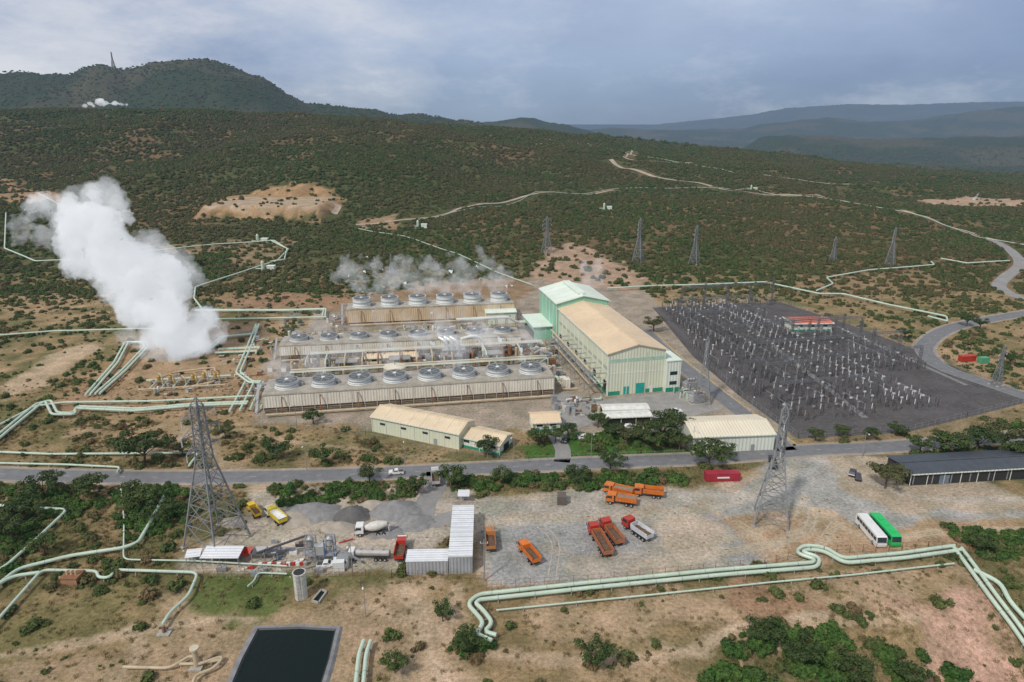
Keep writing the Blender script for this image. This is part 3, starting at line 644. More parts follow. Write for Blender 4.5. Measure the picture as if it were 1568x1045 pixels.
def clutter(name,u,v,rot,Lx,Ly,n,seed,hmax=3.):
    r=random.Random(seed); b=MB()
    for i in range(n):
        xx=r.uniform(0,Lx); yy=r.uniform(0,Ly); ww=r.uniform(.5,2.2); hh=r.uniform(.6,hmax); k=r.random(); mt=r.choice([PIPEY,SILV,WHITE,STEEL,CREAM,RUST,CONC,PIPE])
        if k<.35: b.box(xx,yy,0,xx+ww,yy+ww*.7,hh,mt); b.box(xx-.1,yy-.1,hh,xx+ww+.1,yy+ww*.7+.1,hh+.1,STEEL)
        elif k<.55: b.cyl((xx,yy,0),(xx,yy,hh),ww*.35,mt,12); b.cyl((xx,yy,hh),(xx,yy,hh+.3),ww*.35,mt,12,.1)
        elif k<.8: b.tube([(xx,yy,0),(xx,yy,hh*.6),(xx+ww*2,yy,hh*.6),(xx+ww*2,yy+ww,hh*.6),(xx+ww*2,yy+ww,0)],.18+r.random()*.15,mt,7,.6)
        else:
            for q in (0,ww): b.beam((xx+q,yy,0),(xx+q,yy,hh+1.5),.14,STEEL)
            b.beam((xx,yy,hh+1.5),(xx+ww,yy,hh+1.5),.18,STEEL)
    return b.obj(name,place(u,v),rot)
clutter('plant_equipment',855,640,math.radians(9),16,14,40,11,3.5); clutter('plant_equipment',800,560,math.radians(9),20,28,60,12,4); clutter('plant_equipment',440,520,math.radians(9),100,10,90,13,3)
clutter('plant_equipment',500,500,math.radians(9),18,14,30,14,4); clutter('plant_equipment',1045,615,math.radians(14),8,10,16,15,3); clutter('plant_equipment',225,610,math.radians(9),55,22,60,16,2.2); clutter('plant_equipment',320,560,math.radians(9),28,40,40,17,2.2)
b=MB(); b.cyl((0,0,0),(0,0,7.4),4.4,M('tank_cream',(.66,.6,.46),.6,.15,.2,streak=.5),28); b.cyl((0,0,7.4),(0,0,8.3),4.5,MC['tank_cream'],28,.4)
for z in (1.8,3.7,5.6,7.3): b.cyl((0,0,z),(0,0,z+.12),4.46,CREAM,28)
for i in range(16): b.beam((4.5*math.cos(i*.3),4.5*math.sin(i*.3)*-1,i*.46),(4.5*math.cos(i*.3+.3),-4.5*math.sin(i*.3+.3),i*.46+.46),.7,STEEL,.1)
b.cyl((0,0,8.3),(0,0,9),.3,STEEL,8); b.obj('storage_tank',place(606,588))
def gableX(name,pa,pb,Wb,Hh,R,wall,roof,trim=TRIM,wins=4,door=True,ribs=True,extra=None):
    L,a=frame(pa,pb); b=MB(); ym=Wb/2
    b.add([(0,0,0),(L,0,0),(L,Wb,0),(0,Wb,0),(0,0,Hh),(L,0,Hh),(L,Wb,Hh),(0,Wb,Hh),(0,ym,Hh+R),(L,ym,Hh+R)],[(0,1,5,4),(3,7,6,2),(1,2,6,9,5),(0,4,8,7,3)],wall)
    o=.5; s=R/ym
    for y0,y1,z0,z1 in ((-o,ym,Hh-s*o,Hh+R),(Wb+o,ym,Hh-s*o,Hh+R)):
        b.add([(-o,y0,z0+.04),(L+o,y0,z0+.04),(L+o,y1,z1+.04),(-o,y1,z1+.04),(-o,y0,z0+.22),(L+o,y0,z0+.22),(L+o,y1,z1+.22),(-o,y1,z1+.22)],[(0,1,2,3),(4,7,6,5),(0,4,5,1),(1,5,6,2),(0,3,7,4)],roof)
    b.box(-o,ym-.25,Hh+R+.18,L+o,ym+.25,Hh+R+.34,roof)
    if ribs:
        k=int(L/4.2)
        for i in range(k+1):
            xx=L*i/k
            for y0,z0 in ((-o,Hh-s*o),(Wb+o,Hh-s*o)): b.beam((xx,y0,z0+.26),(xx,ym,Hh+R+.26),.16,MC['pale_seam'],.12)
    if trim: b.box(0.02,-.05,0,L-.02,-.003,.9,trim); b.box(L+.003,.1,0,L+.05,Wb-.1,.9,trim)
    b.box(-o,-o-.15,Hh-s*o-.12,L+o,-o,Hh-s*o+.2,MINT2)
    for i in range(wins):
        xx=L*(i+.5)/wins; b.box(xx-1,-.07,Hh*.55,xx+1,-.02,Hh*.55+.8,GLASS); b.box(xx-1.1,-.1,Hh*.55-.12,xx+1.1,-.01,Hh*.55-.003,WHITE)
    k=int(L/5)
    for i in range(k+1): b.box(L*i/k-.1,-.15,.0,L*i/k+.1,-.08,Hh-.15,MINT2)
    if door:
        b.box(L+.055,Wb*.3,0,L+.1,Wb*.7,Hh*.7,DARK); b.box(L*.72,-.12,0,L*.72+1.2,-.055,2.2,M('grey_door',(.3,.32,.33)))
    if extra: extra(b,L)
    return b.obj(name,pa,a)
gableX('pump_house',G(668,590),G(795,583),8,3.6,1.2,CREAM,M('tan_flat',(.6,.47,.3)),None,5,False)
gableX('pump_house',G(560,560),G(640,556),6,3.2,.9,CREAM,ROOFTX,None,3,False)
gableX('warehouse',G(571,661),G(703,689),11,5.6,1.7,MINT,ROOFTX,None,4)
gableX('store_building',G(705,684),G(765,698),9,3.6,1.2,MINT2,ROOFTX,TRIM,3)
gableX('gate_office',G(816,662),G(857,660),8.5,3.4,1.4,MINT2,ROOFT,TRIM,2)
gableX('storage_warehouse',G(1060,694),G(1183,689),14.5,5.6,1.6,MINT2,M('beige_roof_sheet',(.74,.67,.52),.6,.1,.1,rib=1.,ribaxis=0),None,0)
def blackx(b,L):
    for i in range(8): b.box(L*i/8+.8,-.12,.3,L*i/8+1.1,-.02,3.6,STEEL)
    b.box(9,-.14,0,12,-.03,2.8,M('slate_panel',(.16,.2,.25)))
gableX('black_roofed_shed',G(1392,744),G(1620,731),10.5,3.8,.7,M('charcoal_wall',(.035,.037,.04)),M('charcoal_roof',(.065,.075,.09),.5),None,0,False,False,blackx)
b=MB(); 
for i in range(7): b.beam((i*2.,0,0),(i*2.,0,3),.15,CHAS); b.beam((i*2.,6,0),(i*2.,6,3),.15,CHAS); b.beam((i*2.,0,3),(i*2.,6,3),.15,CHAS)
b.beam((0,0,3),(12,0,3),.2,CHAS); b.beam((0,6,3),(12,6,3),.2,CHAS); b.obj('pergola_frame',G(1372,742),math.radians(5))
def cbx(b,L):
    for x0,x1 in ((-1.1,-.52),(L+.52,L+1.1)): b.box(x0,-1.1,4.0,x1,12.1,4.3,WHITE)
    b.box(-.5,-1.3,4.0,L+.5,-.67,4.3,WHITE)
gableX('control_building',G(1215,508),G(1272,507),11,4.2,1.4,MINT2,M('red_roof_sheet',(.62,.17,.10)),TRIM,3,True,False,cbx)
gableX('carport',G(928,652),G(996,649),4.5,3,.4,DARK,M('white_sheet',(.7,.7,.66)),None,0,False)
gableX('carport',G(924,640),G(992,638),4.5,3,.4,DARK,MC['white_sheet'],None,0,False)
gableX('valve_house',G(745,497),G(790,495),7,6,.5,MINT2,ROOFM,None,2,False)
b=MB()
for i in range(3):
    b.tube([(i*2.4,0,0),(i*2.4,0,9.5),(i*2.4-3.2,2,11)],1.0,SILV,12,3)
b.tube([(6,0,10.5),(12,0,12),(16,2,9),(16,2,0)],.7,WHITE,10,3); b.box(-2,-1.5,6,8,2.5,6.2,STEEL)
for q in (-2,8):
    for w_ in (-1.5,2.5): b.beam((q,w_,0),(q,w_,6),.25,STEEL)
b.obj('exhaust_duct',place(685,556),math.radians(9))
b=MB()
for i in range(5):
    b.cyl((i*9,0,2.2),(i*9+6.5,0,2.2),1.3,fr.choice([SILV,CREAM,PIPEY]),14); b.box(i*9+.8,-.9,0,i*9+1.2,.9,1.6,CONC); b.box(i*9+5,-.9,0,i*9+5.4,.9,1.6,CONC); b.tube([(i*9+3,0,3.3),(i*9+3,0,5.2),(i*9+3,5,5.2)],.3,PIPE)
b.obj('condensate_vessels',place(640,525),math.radians(8))
b=MB(); 
for k in range(4): b.tube([(0,k*1.1,7),(26,k*1.1,7),(30,k*1.1,4),(38,k*1.1,4)],.42,[SILV,PIPE,WHITE,PIPEY][k])
for i in range(7): b.beam((i*5,-.5,0),(i*5,-.5,6.6),.25,STEEL); b.beam((i*5,4,0),(i*5,4,6.6),.25,STEEL); b.beam((i*5,-.5,6.4),(i*5,4,6.4),.3,STEEL)
b.obj('pipe_bridge',place(700,512),math.radians(11))
b=MB()
for i in range(9):
    x0=i*6; b.tube([(x0,-6,1),(x0,0,1),(x0,0,fr.uniform(3,7)),(x0+3,3,2.5)],fr.uniform(.25,.6),fr.choice([SILV,PIPE,PIPEY])); b.box(x0+2,-4,0,x0+4.5,-1.5,fr.uniform(1.5,4),fr.choice([CREAM,STEEL,RUST]))
b.obj('valve_manifold',place(860,600),math.radians(100))
for i,(u,v) in enumerate([(1052,600),(1062,620)]):
    b=MB(); b.box(0,0,.4,4,3,3.6,STEEL); b.box(-.8,.2,.8,-.05,2.8,3.2,SILV); b.cyl((.5,1.5,4.4),(3.5,1.5,4.4),.45,SILV,12)
    for q in range(3): b.cyl((.8+q*1.2,.6,3.6),(.8+q*1.2,.3,5.4),.16,RUST,8,.1)
    for q in range(6): b.box(4.05,.2+q*.45,.8,4.6,.4+q*.45,3.2,STEEL)
    b.box(-1.5,-1,0,5.5,4,.35,CONC); b.obj('power_transformer',place(u,v),ang)
# ---------------------------------------------------------------- lattice pylons
def pylon(name,x,y,hgt,bw,rz=0,m=None,th=.24,arms=3,z0=None,armw=None):
    m=m or M('pylon_steel',(.25,.262,.27),.55,.12,.5,metal=.15); b=MB(); armw=armw or hgt*.12
    def wid(t): 
        return bw*(1-t*1.25)/2 if t<.6 else bw*.25/2-(t-.6)*bw*.1
    lv=[0,.16,.30,.42,.52,.60,.67,.74,.81,.88,.95]
    cs=[(-1,-1),(1,-1),(1,1),(-1,1)]
    for i in range(len(lv)-1):
        t0,t1=lv[i],lv[i+1]; w0,w1=wid(t0),wid(t1); z_0,z_1=t0*hgt,t1*hgt
        for k in range(4):
            a=cs[k];c=cs[(k+1)%4]
            b.beam((a[0]*w0,a[1]*w0,z_0),(a[0]*w1,a[1]*w1,z_1),th*1.2 if t0<.5 else th,m)
            b.beam((a[0]*w0,a[1]*w0,z_0),(c[0]*w1,c[1]*w1,z_1),th*.5,m); b.beam((c[0]*w0,c[1]*w0,z_0),(a[0]*w1,a[1]*w1,z_1),th*.5,m)
            b.beam((a[0]*w1,a[1]*w1,z_1),(c[0]*w1,c[1]*w1,z_1),th*.5,m)
            if i==0: b.box(a[0]*w0-.5,a[1]*w0-.5,-.3,a[0]*w0+.5,a[1]*w0+.5,.4,CONC)
            if i<3:
                zm=(z_0+z_1)/2; wm=(w0+w1)/2; b.beam((a[0]*wm,a[1]*wm,zm),((a[0]+c[0])*wm/2,(a[1]+c[1])*wm/2,zm),th*.35,m); b.beam((c[0]*wm,c[1]*wm,zm),((a[0]+c[0])*wm/2,(a[1]+c[1])*wm/2,zm),th*.35,m)
    b.beam((0,0,.95*hgt),(0,0,hgt),th,m)
    for k in range(4): b.beam((cs[k][0]*wid(.95),cs[k][1]*wid(.95),.95*hgt),(0,0,hgt),th*.7,m)
    for k in range(arms):
        t=.67+.11*k; z=t*hgt; w=wid(t); al=armw*(1.0 if k!=1 else 1.15)
        for s in (-1,1):
            e=(s*al,0,z)
            for q in (-1,1): b.beam((s*w,q*w,z),e,th*.5,m); b.beam((s*w,q*w,z+hgt*.035),e,th*.5,m)
            b.beam((s*(w+al)/2,0,z),(s*(w+al)/2,0,z+hgt*.018),th*.5,m)
            b.cyl((e[0],0,z-.1),(e[0],0,z-hgt*.05),.14,M('insulator',(.55,.57,.58),.3),7)
    return b.obj(name,(x,y,hz(x,y) if z0 is None else z0),rz)
px,py=G(333,830); pylon('transmission_pylon',px,py,39,11,math.radians(65),th=.28)
px,py=G(1180,798); pylon('transmission_pylon',px,py,33,8.5,math.radians(70),th=.30)
for u,v,h in ((837,388,28),(977,403,32),(1063,405,28),(1362,408,28),(1275,400,18),(1075,617,26),(600,420,14)):
    px,py=GT(u,v); pylon('transmission_pylon',px,py,h,h*.22,random.uniform(0,1.5),th=.24+max(0,py-350)*.0004)
px,py=GT(136,120); pylon('radio_mast',px,3100,70,14,0,th=1.1,arms=0)
px,py=G(1525,590); pylon('lattice_mast',px,py,17,3.2,.4,th=.16,arms=2)
for u,v in ((742,890),(1200,590)): 
    px,py=G(u,v); b=MB(); b.cyl((0,0,0),(0,0,11),.18,STEEL,8,.1); b.beam((-.9,0,10),(.9,0,10),.14,STEEL); [b.cyl((q,0,10),(q,0,10.4),.09,WHITE,6) for q in (-.8,0,.8)]; b.obj('utility_pole',(px,py,0))
for u,v in ((470,720),(620,712),(787,706),(905,700),(1060,690),(960,600),(1110,600),(1150,640),(540,880),(560,945),(455,655),(1320,700)):
    px,py=G(u,v); b=MB(); b.cyl((0,0,0),(0,0,8),.12,STEEL,7,.07); b.tube([(0,0,7.9),(0,0,8.4),(0,-1.6,8.6)],.06,STEEL,5,.4); b.box(-.15,-2.2,8.5,.15,-1.5,8.65,WHITE); b.obj('street_lamp',(px,py,0),random.uniform(-.5,.5))
# ---------------------------------------------------------------- switchyard
b=MB(); sa=math.radians(13); O=(94,208); GS=M('gantry_steel',(.15,.155,.165),.6); INS=M('porcelain_white',(.62,.62,.62),.4); INB=M('porcelain_brown',(.11,.085,.08),.35); INGR=M('porcelain_grey',(.28,.28,.29),.4)
subP=np.array([G(u,v) for u,v in SUB])
def inside(a_,b_,mg=2):
    X_=O[0]+a_*math.cos(sa)-b_*math.sin(sa); Y_=O[1]+a_*math.sin(sa)+b_*math.cos(sa)
    cbx_,cby=G(1243,500)
    if abs(X_-cbx_)<13 and -16<Y_-cby<10: return False
    return sdist(subP,np.array([X_]),np.array([Y_]))[0]>mg
def column(b,x,y,h,w=.9):
    for dx,dy in ((0,0),(w,0),(w,w),(0,w)): b.beam((x+dx,y+dy,0),(x+dx*.8+.1*w,y+dy*.8+.1*w,h),.15,GS)
    z=0
    while z<h-1.2:
        b.beam((x,y,z),(x+w,y,z+1.3),.09,GS); b.beam((x+w,y,z),(x+w,y+w,z+1.3),.09,GS); b.beam((x+w,y+w,z),(x,y+w,z+1.3),.09,GS); b.beam((x,y+w,z),(x,y,z+1.3),.09,GS); z+=1.3
def gbeam(b,x0,x1,y,z):
    for dy,dz in ((0,0),(.8,0),(0,.8),(.8,.8)): b.beam((x0,y+dy,z+dz),(x1,y+dy,z+dz),.14,GS)
    n=int((x1-x0)/1.2)
    for i in range(n):
        q=x0+i*1.2; b.beam((q,y,z),(q+1.2,y,z+.8),.09,GS); b.beam((q,y,z+.8),(q+1.2,y+.8,z+.8),.09,GS)
for j,bb in enumerate((20,32,44,56,68,80,92,104,116,128,140,152)):
    hh=12.5 if j%2 else 9.5
    prev=None
    for a_ in (6,20,34,48,62,76,90):
        if inside(a_,bb,4) and not (a_>60 and bb<38) and not (a_>70 and 95<bb<150) and not (j%3==1 and a_>40):
            column(b,a_,bb,hh+(3 if fr.random()<.3 else 0))
            if prev is not None and a_-prev<15: gbeam(b,prev,a_+.8,bb,hh)
            prev=a_
        else: prev=None
for row,a_ in enumerate(np.arange(4,93,3.0)):
    if row%9==4: continue
    kind=row%3
    for bb in np.arange(8,158,3.9):
        if not inside(a_,bb,3): continue
        if a_>66 and bb<40: continue
        if a_>72 and 100<bb<150: continue
        if fr.random()<.18: continue
        hh=2.4 if kind else 3.2
        b.beam((a_,bb,0),(a_,bb,hh),.26,GS)
        if kind==1: b.beam((a_+1.1,bb,0),(a_+1.1,bb,hh),.2,GS)
        b.box(a_-.3,bb-.3,.0,a_+.3,bb+.3,.25,GS)
        band_=38<a_<62
        mt=INS if (band_ and row%2) else fr.choice([INB,INGR,INGR,GS,INS])
        b.lathe((a_,bb,hh),(a_,bb,hh+2.0),[(0,.2),(.2,.15),(.25,.24),(.45,.13),(.5,.22),(.7,.12),(.75,.2),(1,.12)],mt,6)
        if kind==0: b.box(a_-.4,bb-.3,hh+2.0,a_+.4,bb+.3,hh+2.5,INS if (band_ or fr.random()<.2) else INGR)
        if kind==1: b.beam((a_,bb,hh+2),(a_,bb+3.9,hh+2),.12,INGR); b.beam((a_-.2,bb,hh),(a_+1.3,bb,hh),.2,GS)
        if kind==2: b.lathe((a_+1.3,bb,hh*.4),(a_+1.3,bb,hh+1.2),[(0,.18),(.5,.2),(1,.1)],INB,6)
for a_ in (13,27,41,55,69,83):
    for o_ in (-3,0,3):
        z_=12.2; S=[20,44,68,92,116,140]
        for i in range(5):
            if inside(a_+o_,S[i],3) and inside(a_+o_,S[i+1],3) and not(a_>60 and S[i]<40):
                q=[(a_+o_,S[i]+(S[i+1]-S[i])*t,z_-2.2*4*t*(1-t)*.4) for t in (0,.25,.5,.75,1)]
                for w_ in range(4): b.beam(q[w_],q[w_+1],.08,GS)
b.obj('substation_switchgear',O,sa)
LANE=M('pale_lane',(.21,.205,.20),.9,.2,.5)
for p0,p1,w in (((1120,478),(1325,640),2.4),((1150,480),(1225,512),3.5),((1290,505),(1480,590),2.)):
    A_=Vector(G(*p0));B_=Vector(G(*p1)); d=(B_-A_).normalized(); n_=Vector((-d.y,d.x))*w/2
    sheet('service_lane',[A_-n_,B_-n_,B_+n_,A_+n_],.035,LANE,True)
def fence(name,pts,h=2.4,step=3.,m=None):
    m=m or STEEL; b=MB()
    for i in range(len(pts)-1):
        A_=Vector((*pts[i],0));B_=Vector((*pts[i+1],0)); n=max(1,int((B_-A_).length/step))
        for k in range(n+1):
            q=A_.lerp(B_,k/n); z=hz(q.x,q.y); b.beam((q.x,q.y,z-.1),(q.x,q.y,z+h),.09,m); 
        for zz in (.3,h*.5,h-.1):
            for k in range(n):
                q=A_.lerp(B_,k/n);r=A_.lerp(B_,(k+1)/n); b.beam((q.x,q.y,hz(q.x,q.y)+zz),(r.x,r.y,hz(r.x,r.y)+zz),.035,m)
    return b.obj(name)
fence('chain_link_fence',[G(u,v) for u,v in SUB[:13]]+[G(*SUB[0])],2.4)
fence('chain_link_fence',[G(u,v) for u,v in [(745,903),(900,894),(1170,868),(1240,850),(1420,842),(1568,852)]],2.4,3.,RUST)
fence('chain_link_fence',[G(u,v) for u,v in [(390,648),(560,668),(700,698),(810,708),(1060,698)]],2.2)
fence('chain_link_fence',[G(u,v) for u,v in [(270,882),(460,880),(600,884),(740,888)]],2.0,3,RUST)
b=MB(); P=smoothline([G(*q) for q in [(1000,505),(1035,540),(1080,577),(1125,612),(1175,650),(1222,682)]],1.5)
for i in range(len(P)-1):
    b.beam((P[i].x,P[i].y,.07),(P[i+1].x,P[i+1].y,.07),.3,YEL if i%2 else CONC,.14)
b.obj('road_kerb')
# ---------------------------------------------------------------- pipelines
def pipeline(name,pts,r=.42,n=1,gap=1.5,z=1.3,m=None,sup=9.):
    m=m or PIPE; b=MB(); P=[GT(u,v) for u,v in pts]
    for k in range(n):
        off=(k-(n-1)/2)*gap; path=[]
        for i,q in enumerate(P):
            a=Vector(P[max(i-1,0)]);c=Vector(P[min(i+1,len(P)-1)]); d=(c-a).normalized(); w=Vector(q)+Vector((-d.y,d.x))*off
            path.append((w.x,w.y,hz(w.x,w.y)+z))
        full=[path[0]]
        for i in range(len(path)-1):
            A_=Vector(path[i]);B_=Vector(path[i+1]); L=(B_-A_).length; s=int(L/25) if A_.y>400 else (int(L/12) if A_.y<125 else 0)
            for t in range(1,s+1):
                q=A_.lerp(B_,t/(s+1)); full.append((q.x,q.y,hz(q.x,q.y)+z))
            full.append(path[i+1])
        b.tube(full,r,m,9,2.0)
        for i in range(len(full)-1):
            A_=Vector(full[i]);B_=Vector(full[i+1]); L=(B_-A_).length
            if A_.y<260:
                for t in range(int(L/6)):
                    q=A_.lerp(B_,(t+.5)/max(1,int(L/6))); d=(B_-A_).normalized(); b.cyl(q-d*.06,q+d*.06,r*1.06,STEEL,9)
        if k==0:
            for i in range(len(full)-1):
                A_=Vector(full[i]);B_=Vector(full[i+1]); L=(B_-A_).length
                for t in range(max(1,int(L/sup))):
                    q=A_.lerp(B_,(t+.5)/max(1,int(L/sup))); d=(B_-A_).normalized(); nn=Vector((-d.y,d.x,0))
                    h0=hz(q.x,q.y); e=q+nn*(gap*(n-1)+.2); f=q-nn*.3
                    b.beam((f.x,f.y,q.z-r-.1),(e.x,e.y,q.z-r-.1),.2,STEEL); b.beam((f.x,f.y,h0-.3),(f.x,f.y,q.z-r-.1),.2,CONC)
                    if n>1: b.beam((e.x,e.y,h0-.3),(e.x,e.y,q.z-r-.1),.2,CONC)
    return b.obj(name,smooth=False)
pl=pipeline
pl('steam_pipeline',[(757,985),(735,977),(748,962),(735,945),(722,932),(733,922),(900,904),(1100,884),(1248,872),(1250,862),(1222,853),(1232,845),(1262,848),(1290,866),(1380,858),(1465,846)],.46,2,1.8)
pl('steam_pipeline',[(760,940),(1000,916),(1180,897),(1300,886),(1460,868)],.2,1,z=.9)
pl('steam_pipeline',[(1465,846),(1490,880),(1520,920),(1600,985)],.46,2,1.7)
pl('steam_pipeline',[(1490,880),(1530,900),(1545,925),(1600,960)],.5,1)
pl('steam_pipeline',[(253,765),(232,805),(213,838),(190,846),(110,858),(30,878),(-60,950)],.44)
pl('steam_pipeline',[(186,752),(191,800),(190,862),(300,864),(440,872)],.2,z=.9)
pl('steam_pipeline',[(-40,778),(105,787),(60,830),(10,875),(-40,900)],.38)
pl('steam_pipeline',[(-30,990),(66,880),(150,882),(152,892),(170,892),(178,880),(305,884),(290,920),(262,945),(250,965)],.34)
pl('steam_pipeline',[(-60,940),(20,890),(62,884)],.4)
pl('steam_pipeline',[(380,903),(390,895),(395,882),(440,884)],.2,z=.9)
pl('steam_pipeline',[(-30,700),(60,625),(75,620),(85,640),(115,640),(118,630),(210,634),(300,626),(380,623)],.45,2,1.8,z=1.6)
pl('steam_pipeline',[(-20,668),(55,628),(100,622),(240,620),(390,612)],.4,1,z=1.5)
pl('steam_pipeline',[(-40,695),(80,700),(305,698),(290,718)],.35,z=1)
pl('steam_pipeline',[(-40,713),(100,716),(185,720),(180,728)],.3,z=1)
pl('steam_pipeline',[(150,608),(190,572),(225,535),(222,528),(195,528),(178,560),(135,610)],.45,2,1.6)
pl('steam_pipeline',[(320,540),(340,520),(390,515),(395,500),(380,540),(365,575),(385,590),(400,590)],.45,2,1.6)
pl('steam_pipeline',[(-20,520),(80,512),(220,508),(300,510),(330,493),(410,492),(500,490)],.4,1,z=1.6)
pl('steam_pipeline',[(300,480),(380,480),(440,480),(498,478),(496,490)],.45,2,1.6,z=1.8)
pl('steam_pipeline',[(10,330),(8,385),(55,405),(120,402),(240,388),(330,378),(420,372),(442,386),(425,404),(320,438),(300,445),(298,462),(310,478)],.5,1,z=2.)
pl('steam_pipeline',[(415,372),(440,385),(436,402),(415,405)],.5,1,z=2)
pl('steam_pipeline',[(130,318),(100,320),(60,300)],.5,1,z=2)
pl('steam_pipeline',[(930,447),(1000,443),(1080,441),(1170,437),(1255,455),(1290,455),(1360,472),(1448,490),(1450,498),(1420,490)],.5,1,z=2)
pl('steam_pipeline',[(1250,450),(1275,440),(1265,430),(1330,418),(1430,410),(1425,405)],.5,1,z=2)
pl('steam_pipeline',[(1440,400),(1480,408),(1545,404)],.5,1,z=2)
pl('steam_pipeline',[(545,352),(620,365),(700,392),(760,420),(815,440)],.3,1,z=1.5,sup=20)
pl('steam_pipeline',[(640,340),(720,322),(820,296),(940,291),(1060,289),(1150,290),(1300,312),(1420,335),(1568,378)],.3,1,z=1.5,sup=30)
pl('steam_pipeline',[(900,222),(970,240),(1080,258),(1200,275),(1300,285)],.3,1,z=2,sup=40)
pl('steam_pipeline',[(550,1070),(556,1010),(563,990)],.42,2,1.4,z=1.4)
pl('cream_pipeline',[(190,1028),(262,1030),(290,1012),(300,1012),(302,1025),(345,1010),(330,1030),(300,1040),(295,1060)],.3,1,z=1.,m=PIPEY)
pl('cream_pipeline',[(230,590),(270,575),(330,568),(330,590),(280,600)],.35,1,z=1.5,m=PIPEY)
for i in range(4): pl('cream_pipeline',[(352+i*16,636-i*2),(368+i*14,606),(376+i*14,590)],.42,1,z=1.4)
OCH=M('ochre_pipe',(.46,.29,.09),.6,.25,.5)
b=MB()
for i in range(6):
    hh=fr.uniform(2.6,4.4)
    b.cyl((i*4.2,0,1),(i*4.2,0,hh),.7,OCH,14); b.cyl((i*4.2,0,hh),(i*4.2,0,hh+.5),.7,OCH,14,.25); b.tube([(i*4.2,0,hh+.5),(i*4.2,0,hh+1.2),(i*4.2+2,-2,hh+1.2),(i*4.2+2,-2,1)],.24,OCH if i%2 else PIPEY)
    for q in (-.6,.6): b.beam((i*4.2+q,-.6,0),(i*4.2+q,-.6,1.5),.15,STEEL)
    b.tube([(i*4.2-2,3,1.2),(i*4.2-2,-5,1.2)],.3,PIPE)
b.box(-2,-1.6,2.4,24,-.9,2.5,STEEL); 
for zz in (3.,3.5): b.beam((-2,-1.6,zz),(24,-1.6,zz),.06,OCH)
b.tube([(-6,4,1.4),(26,4,1.4)],.45,PIPE); b.tube([(-6,-6,1.4),(26,-6,1.4)],.35,PIPEY); b.obj('steam_separator_station',place(245,592),math.radians(10))
b=MB()
for k in range(5): b.tube([(0,k*1.5,1.3),(16,k*1.5,1.3),(18,k*1.5,1.3),(18,k*1.5-3,1.3)],.4,[PIPE,PIPEY,RUST,PIPE,PIPE][k])
for k in range(4): b.beam((k*4.5,-.5,.7),(k*4.5,7,.7),.25,STEEL)
b.obj('pipe_header',place(330,545),math.radians(8))
for u,v in ((395,372),(403,415),(640,350),(1150,292),(925,322)):
    px,py=GT(u,v); b=MB(); b.cyl((0,0,0),(0,0,6),1.1,PIPE,12); b.cyl((0,0,6),(0,0,7),1.1,PIPE,12,.3); b.box(3,-1,0,8,3,3.2,MINT2); b.box(2.8,-1.2,3.2,8.2,3.2,3.5,ROOFM); b.tube([(-5,0,1.5),(0,0,1.5)],.4,PIPE); b.box(-3,-2,-1,9,5,.2,CONC); b.obj('wellhead_station',(px,py,hz(px,py)))
# ---------------------------------------------------------------- pond
b=MB(); W4=[G(u,v,.3) for u,v in ((398,966),(460,964),(510,967),(500,1010),(478,1080),(346,1080),(375,1010))]; NP=len(W4); c=Vector((sum(p[0] for p in W4)/NP,sum(p[1] for p in W4)/NP))
def ring(k,z): return [((Vector(p)-c)*k+c).to_tuple()+(z,) for p in W4]
def band(k0,z0,k1,z1,m): r0,r1=ring(k0,z0),ring(k1,z1); b.add(r0+r1,[(i,(i+1)%NP,NP+(i+1)%NP,NP+i) for i in range(NP)],m)
LIN=M('grey_liner',(.21,.215,.225),.7,.35,.6,dirt=(.33,.28,.22)); band(1.23,.0,1.16,.5,LIN); band(1.16,.5,1.07,.5,LIN); band(1.07,.5,1.0,.1,M('black_liner',(.02,.025,.03),.5))
m_,nt,o_,p_=base('pond_water'); p_.inputs['Base Color'].default_value=(.003,.010,.009,1); p_.inputs['Roughness'].default_value=.06; p_.inputs['IOR'].default_value=1.33; p_.inputs['Specular IOR Level'].default_value=.4; nn=noise(nt,.9,3); bp=nd(nt,'ShaderNodeBump'); bp.inputs['Distance'].default_value=.05; nt.links.new(nn.outputs[0],bp.inputs['Height']); nt.links.new(bp.outputs[0],p_.inputs['Normal'])
r_=ring(1.03,.25); b.add(r_,[tuple(range(NP-1,-1,-1))],m_); b.obj('water_pond')
def basin(name,q):
    b=MB(); P=[Vector((*G(u,v),0)) for u,v in q]
    for i in range(4): b.beam(P[i]+Vector((0,0,.25)),P[(i+1)%4]+Vector((0,0,.25)),.35,CONC,.5)
    b.add([(p.x,p.y,.15) for p in P],[(0,3,2,1)],m_); b.obj(name)
basin('settling_basin',[(478,922),(492,905),(500,908),(488,925)])
# ---------------------------------------------------------------- construction yard
WS=M('white_roof_sheet',(.74,.76,.78),.5,.12,.2,rib=.9,ribaxis=1,dirt=(.63,.62,.6))
b=MB()
b.box(0,0,4.6,5.6,22,4.8,WS); b.box(-9.8,0,3.6,-.05,4.6,3.8,WS)
for i in range(12): b.box(-.02,i*1.95,4.805,5.62,i*1.95+.06,4.85,STEEL)
for i in range(8):
    for q in (.2,5.3): b.beam((q,.3+i*3.05,0),(q,.3+i*3.05,4.6),.16,STEEL)
b.box(-9.7,.1,0,-.1,.2,3.5,M('grey_sheet_wall',(.36,.38,.4),.6,.15,.3,rib=.8,ribaxis=0,streak=.4)); b.box(.1,.1,0,5.5,.2,4.5,MC['grey_sheet_wall']); b.box(5.4,.2,0,5.5,8,4.5,MC['grey_sheet_wall'])
for i in range(4): b.beam((-9.6+i*3.1,4.5,0),(-9.6+i*3.1,4.5,3.6),.14,STEEL)
b.obj('open_sided_shed',(*G(687,880),0),math.radians(2))
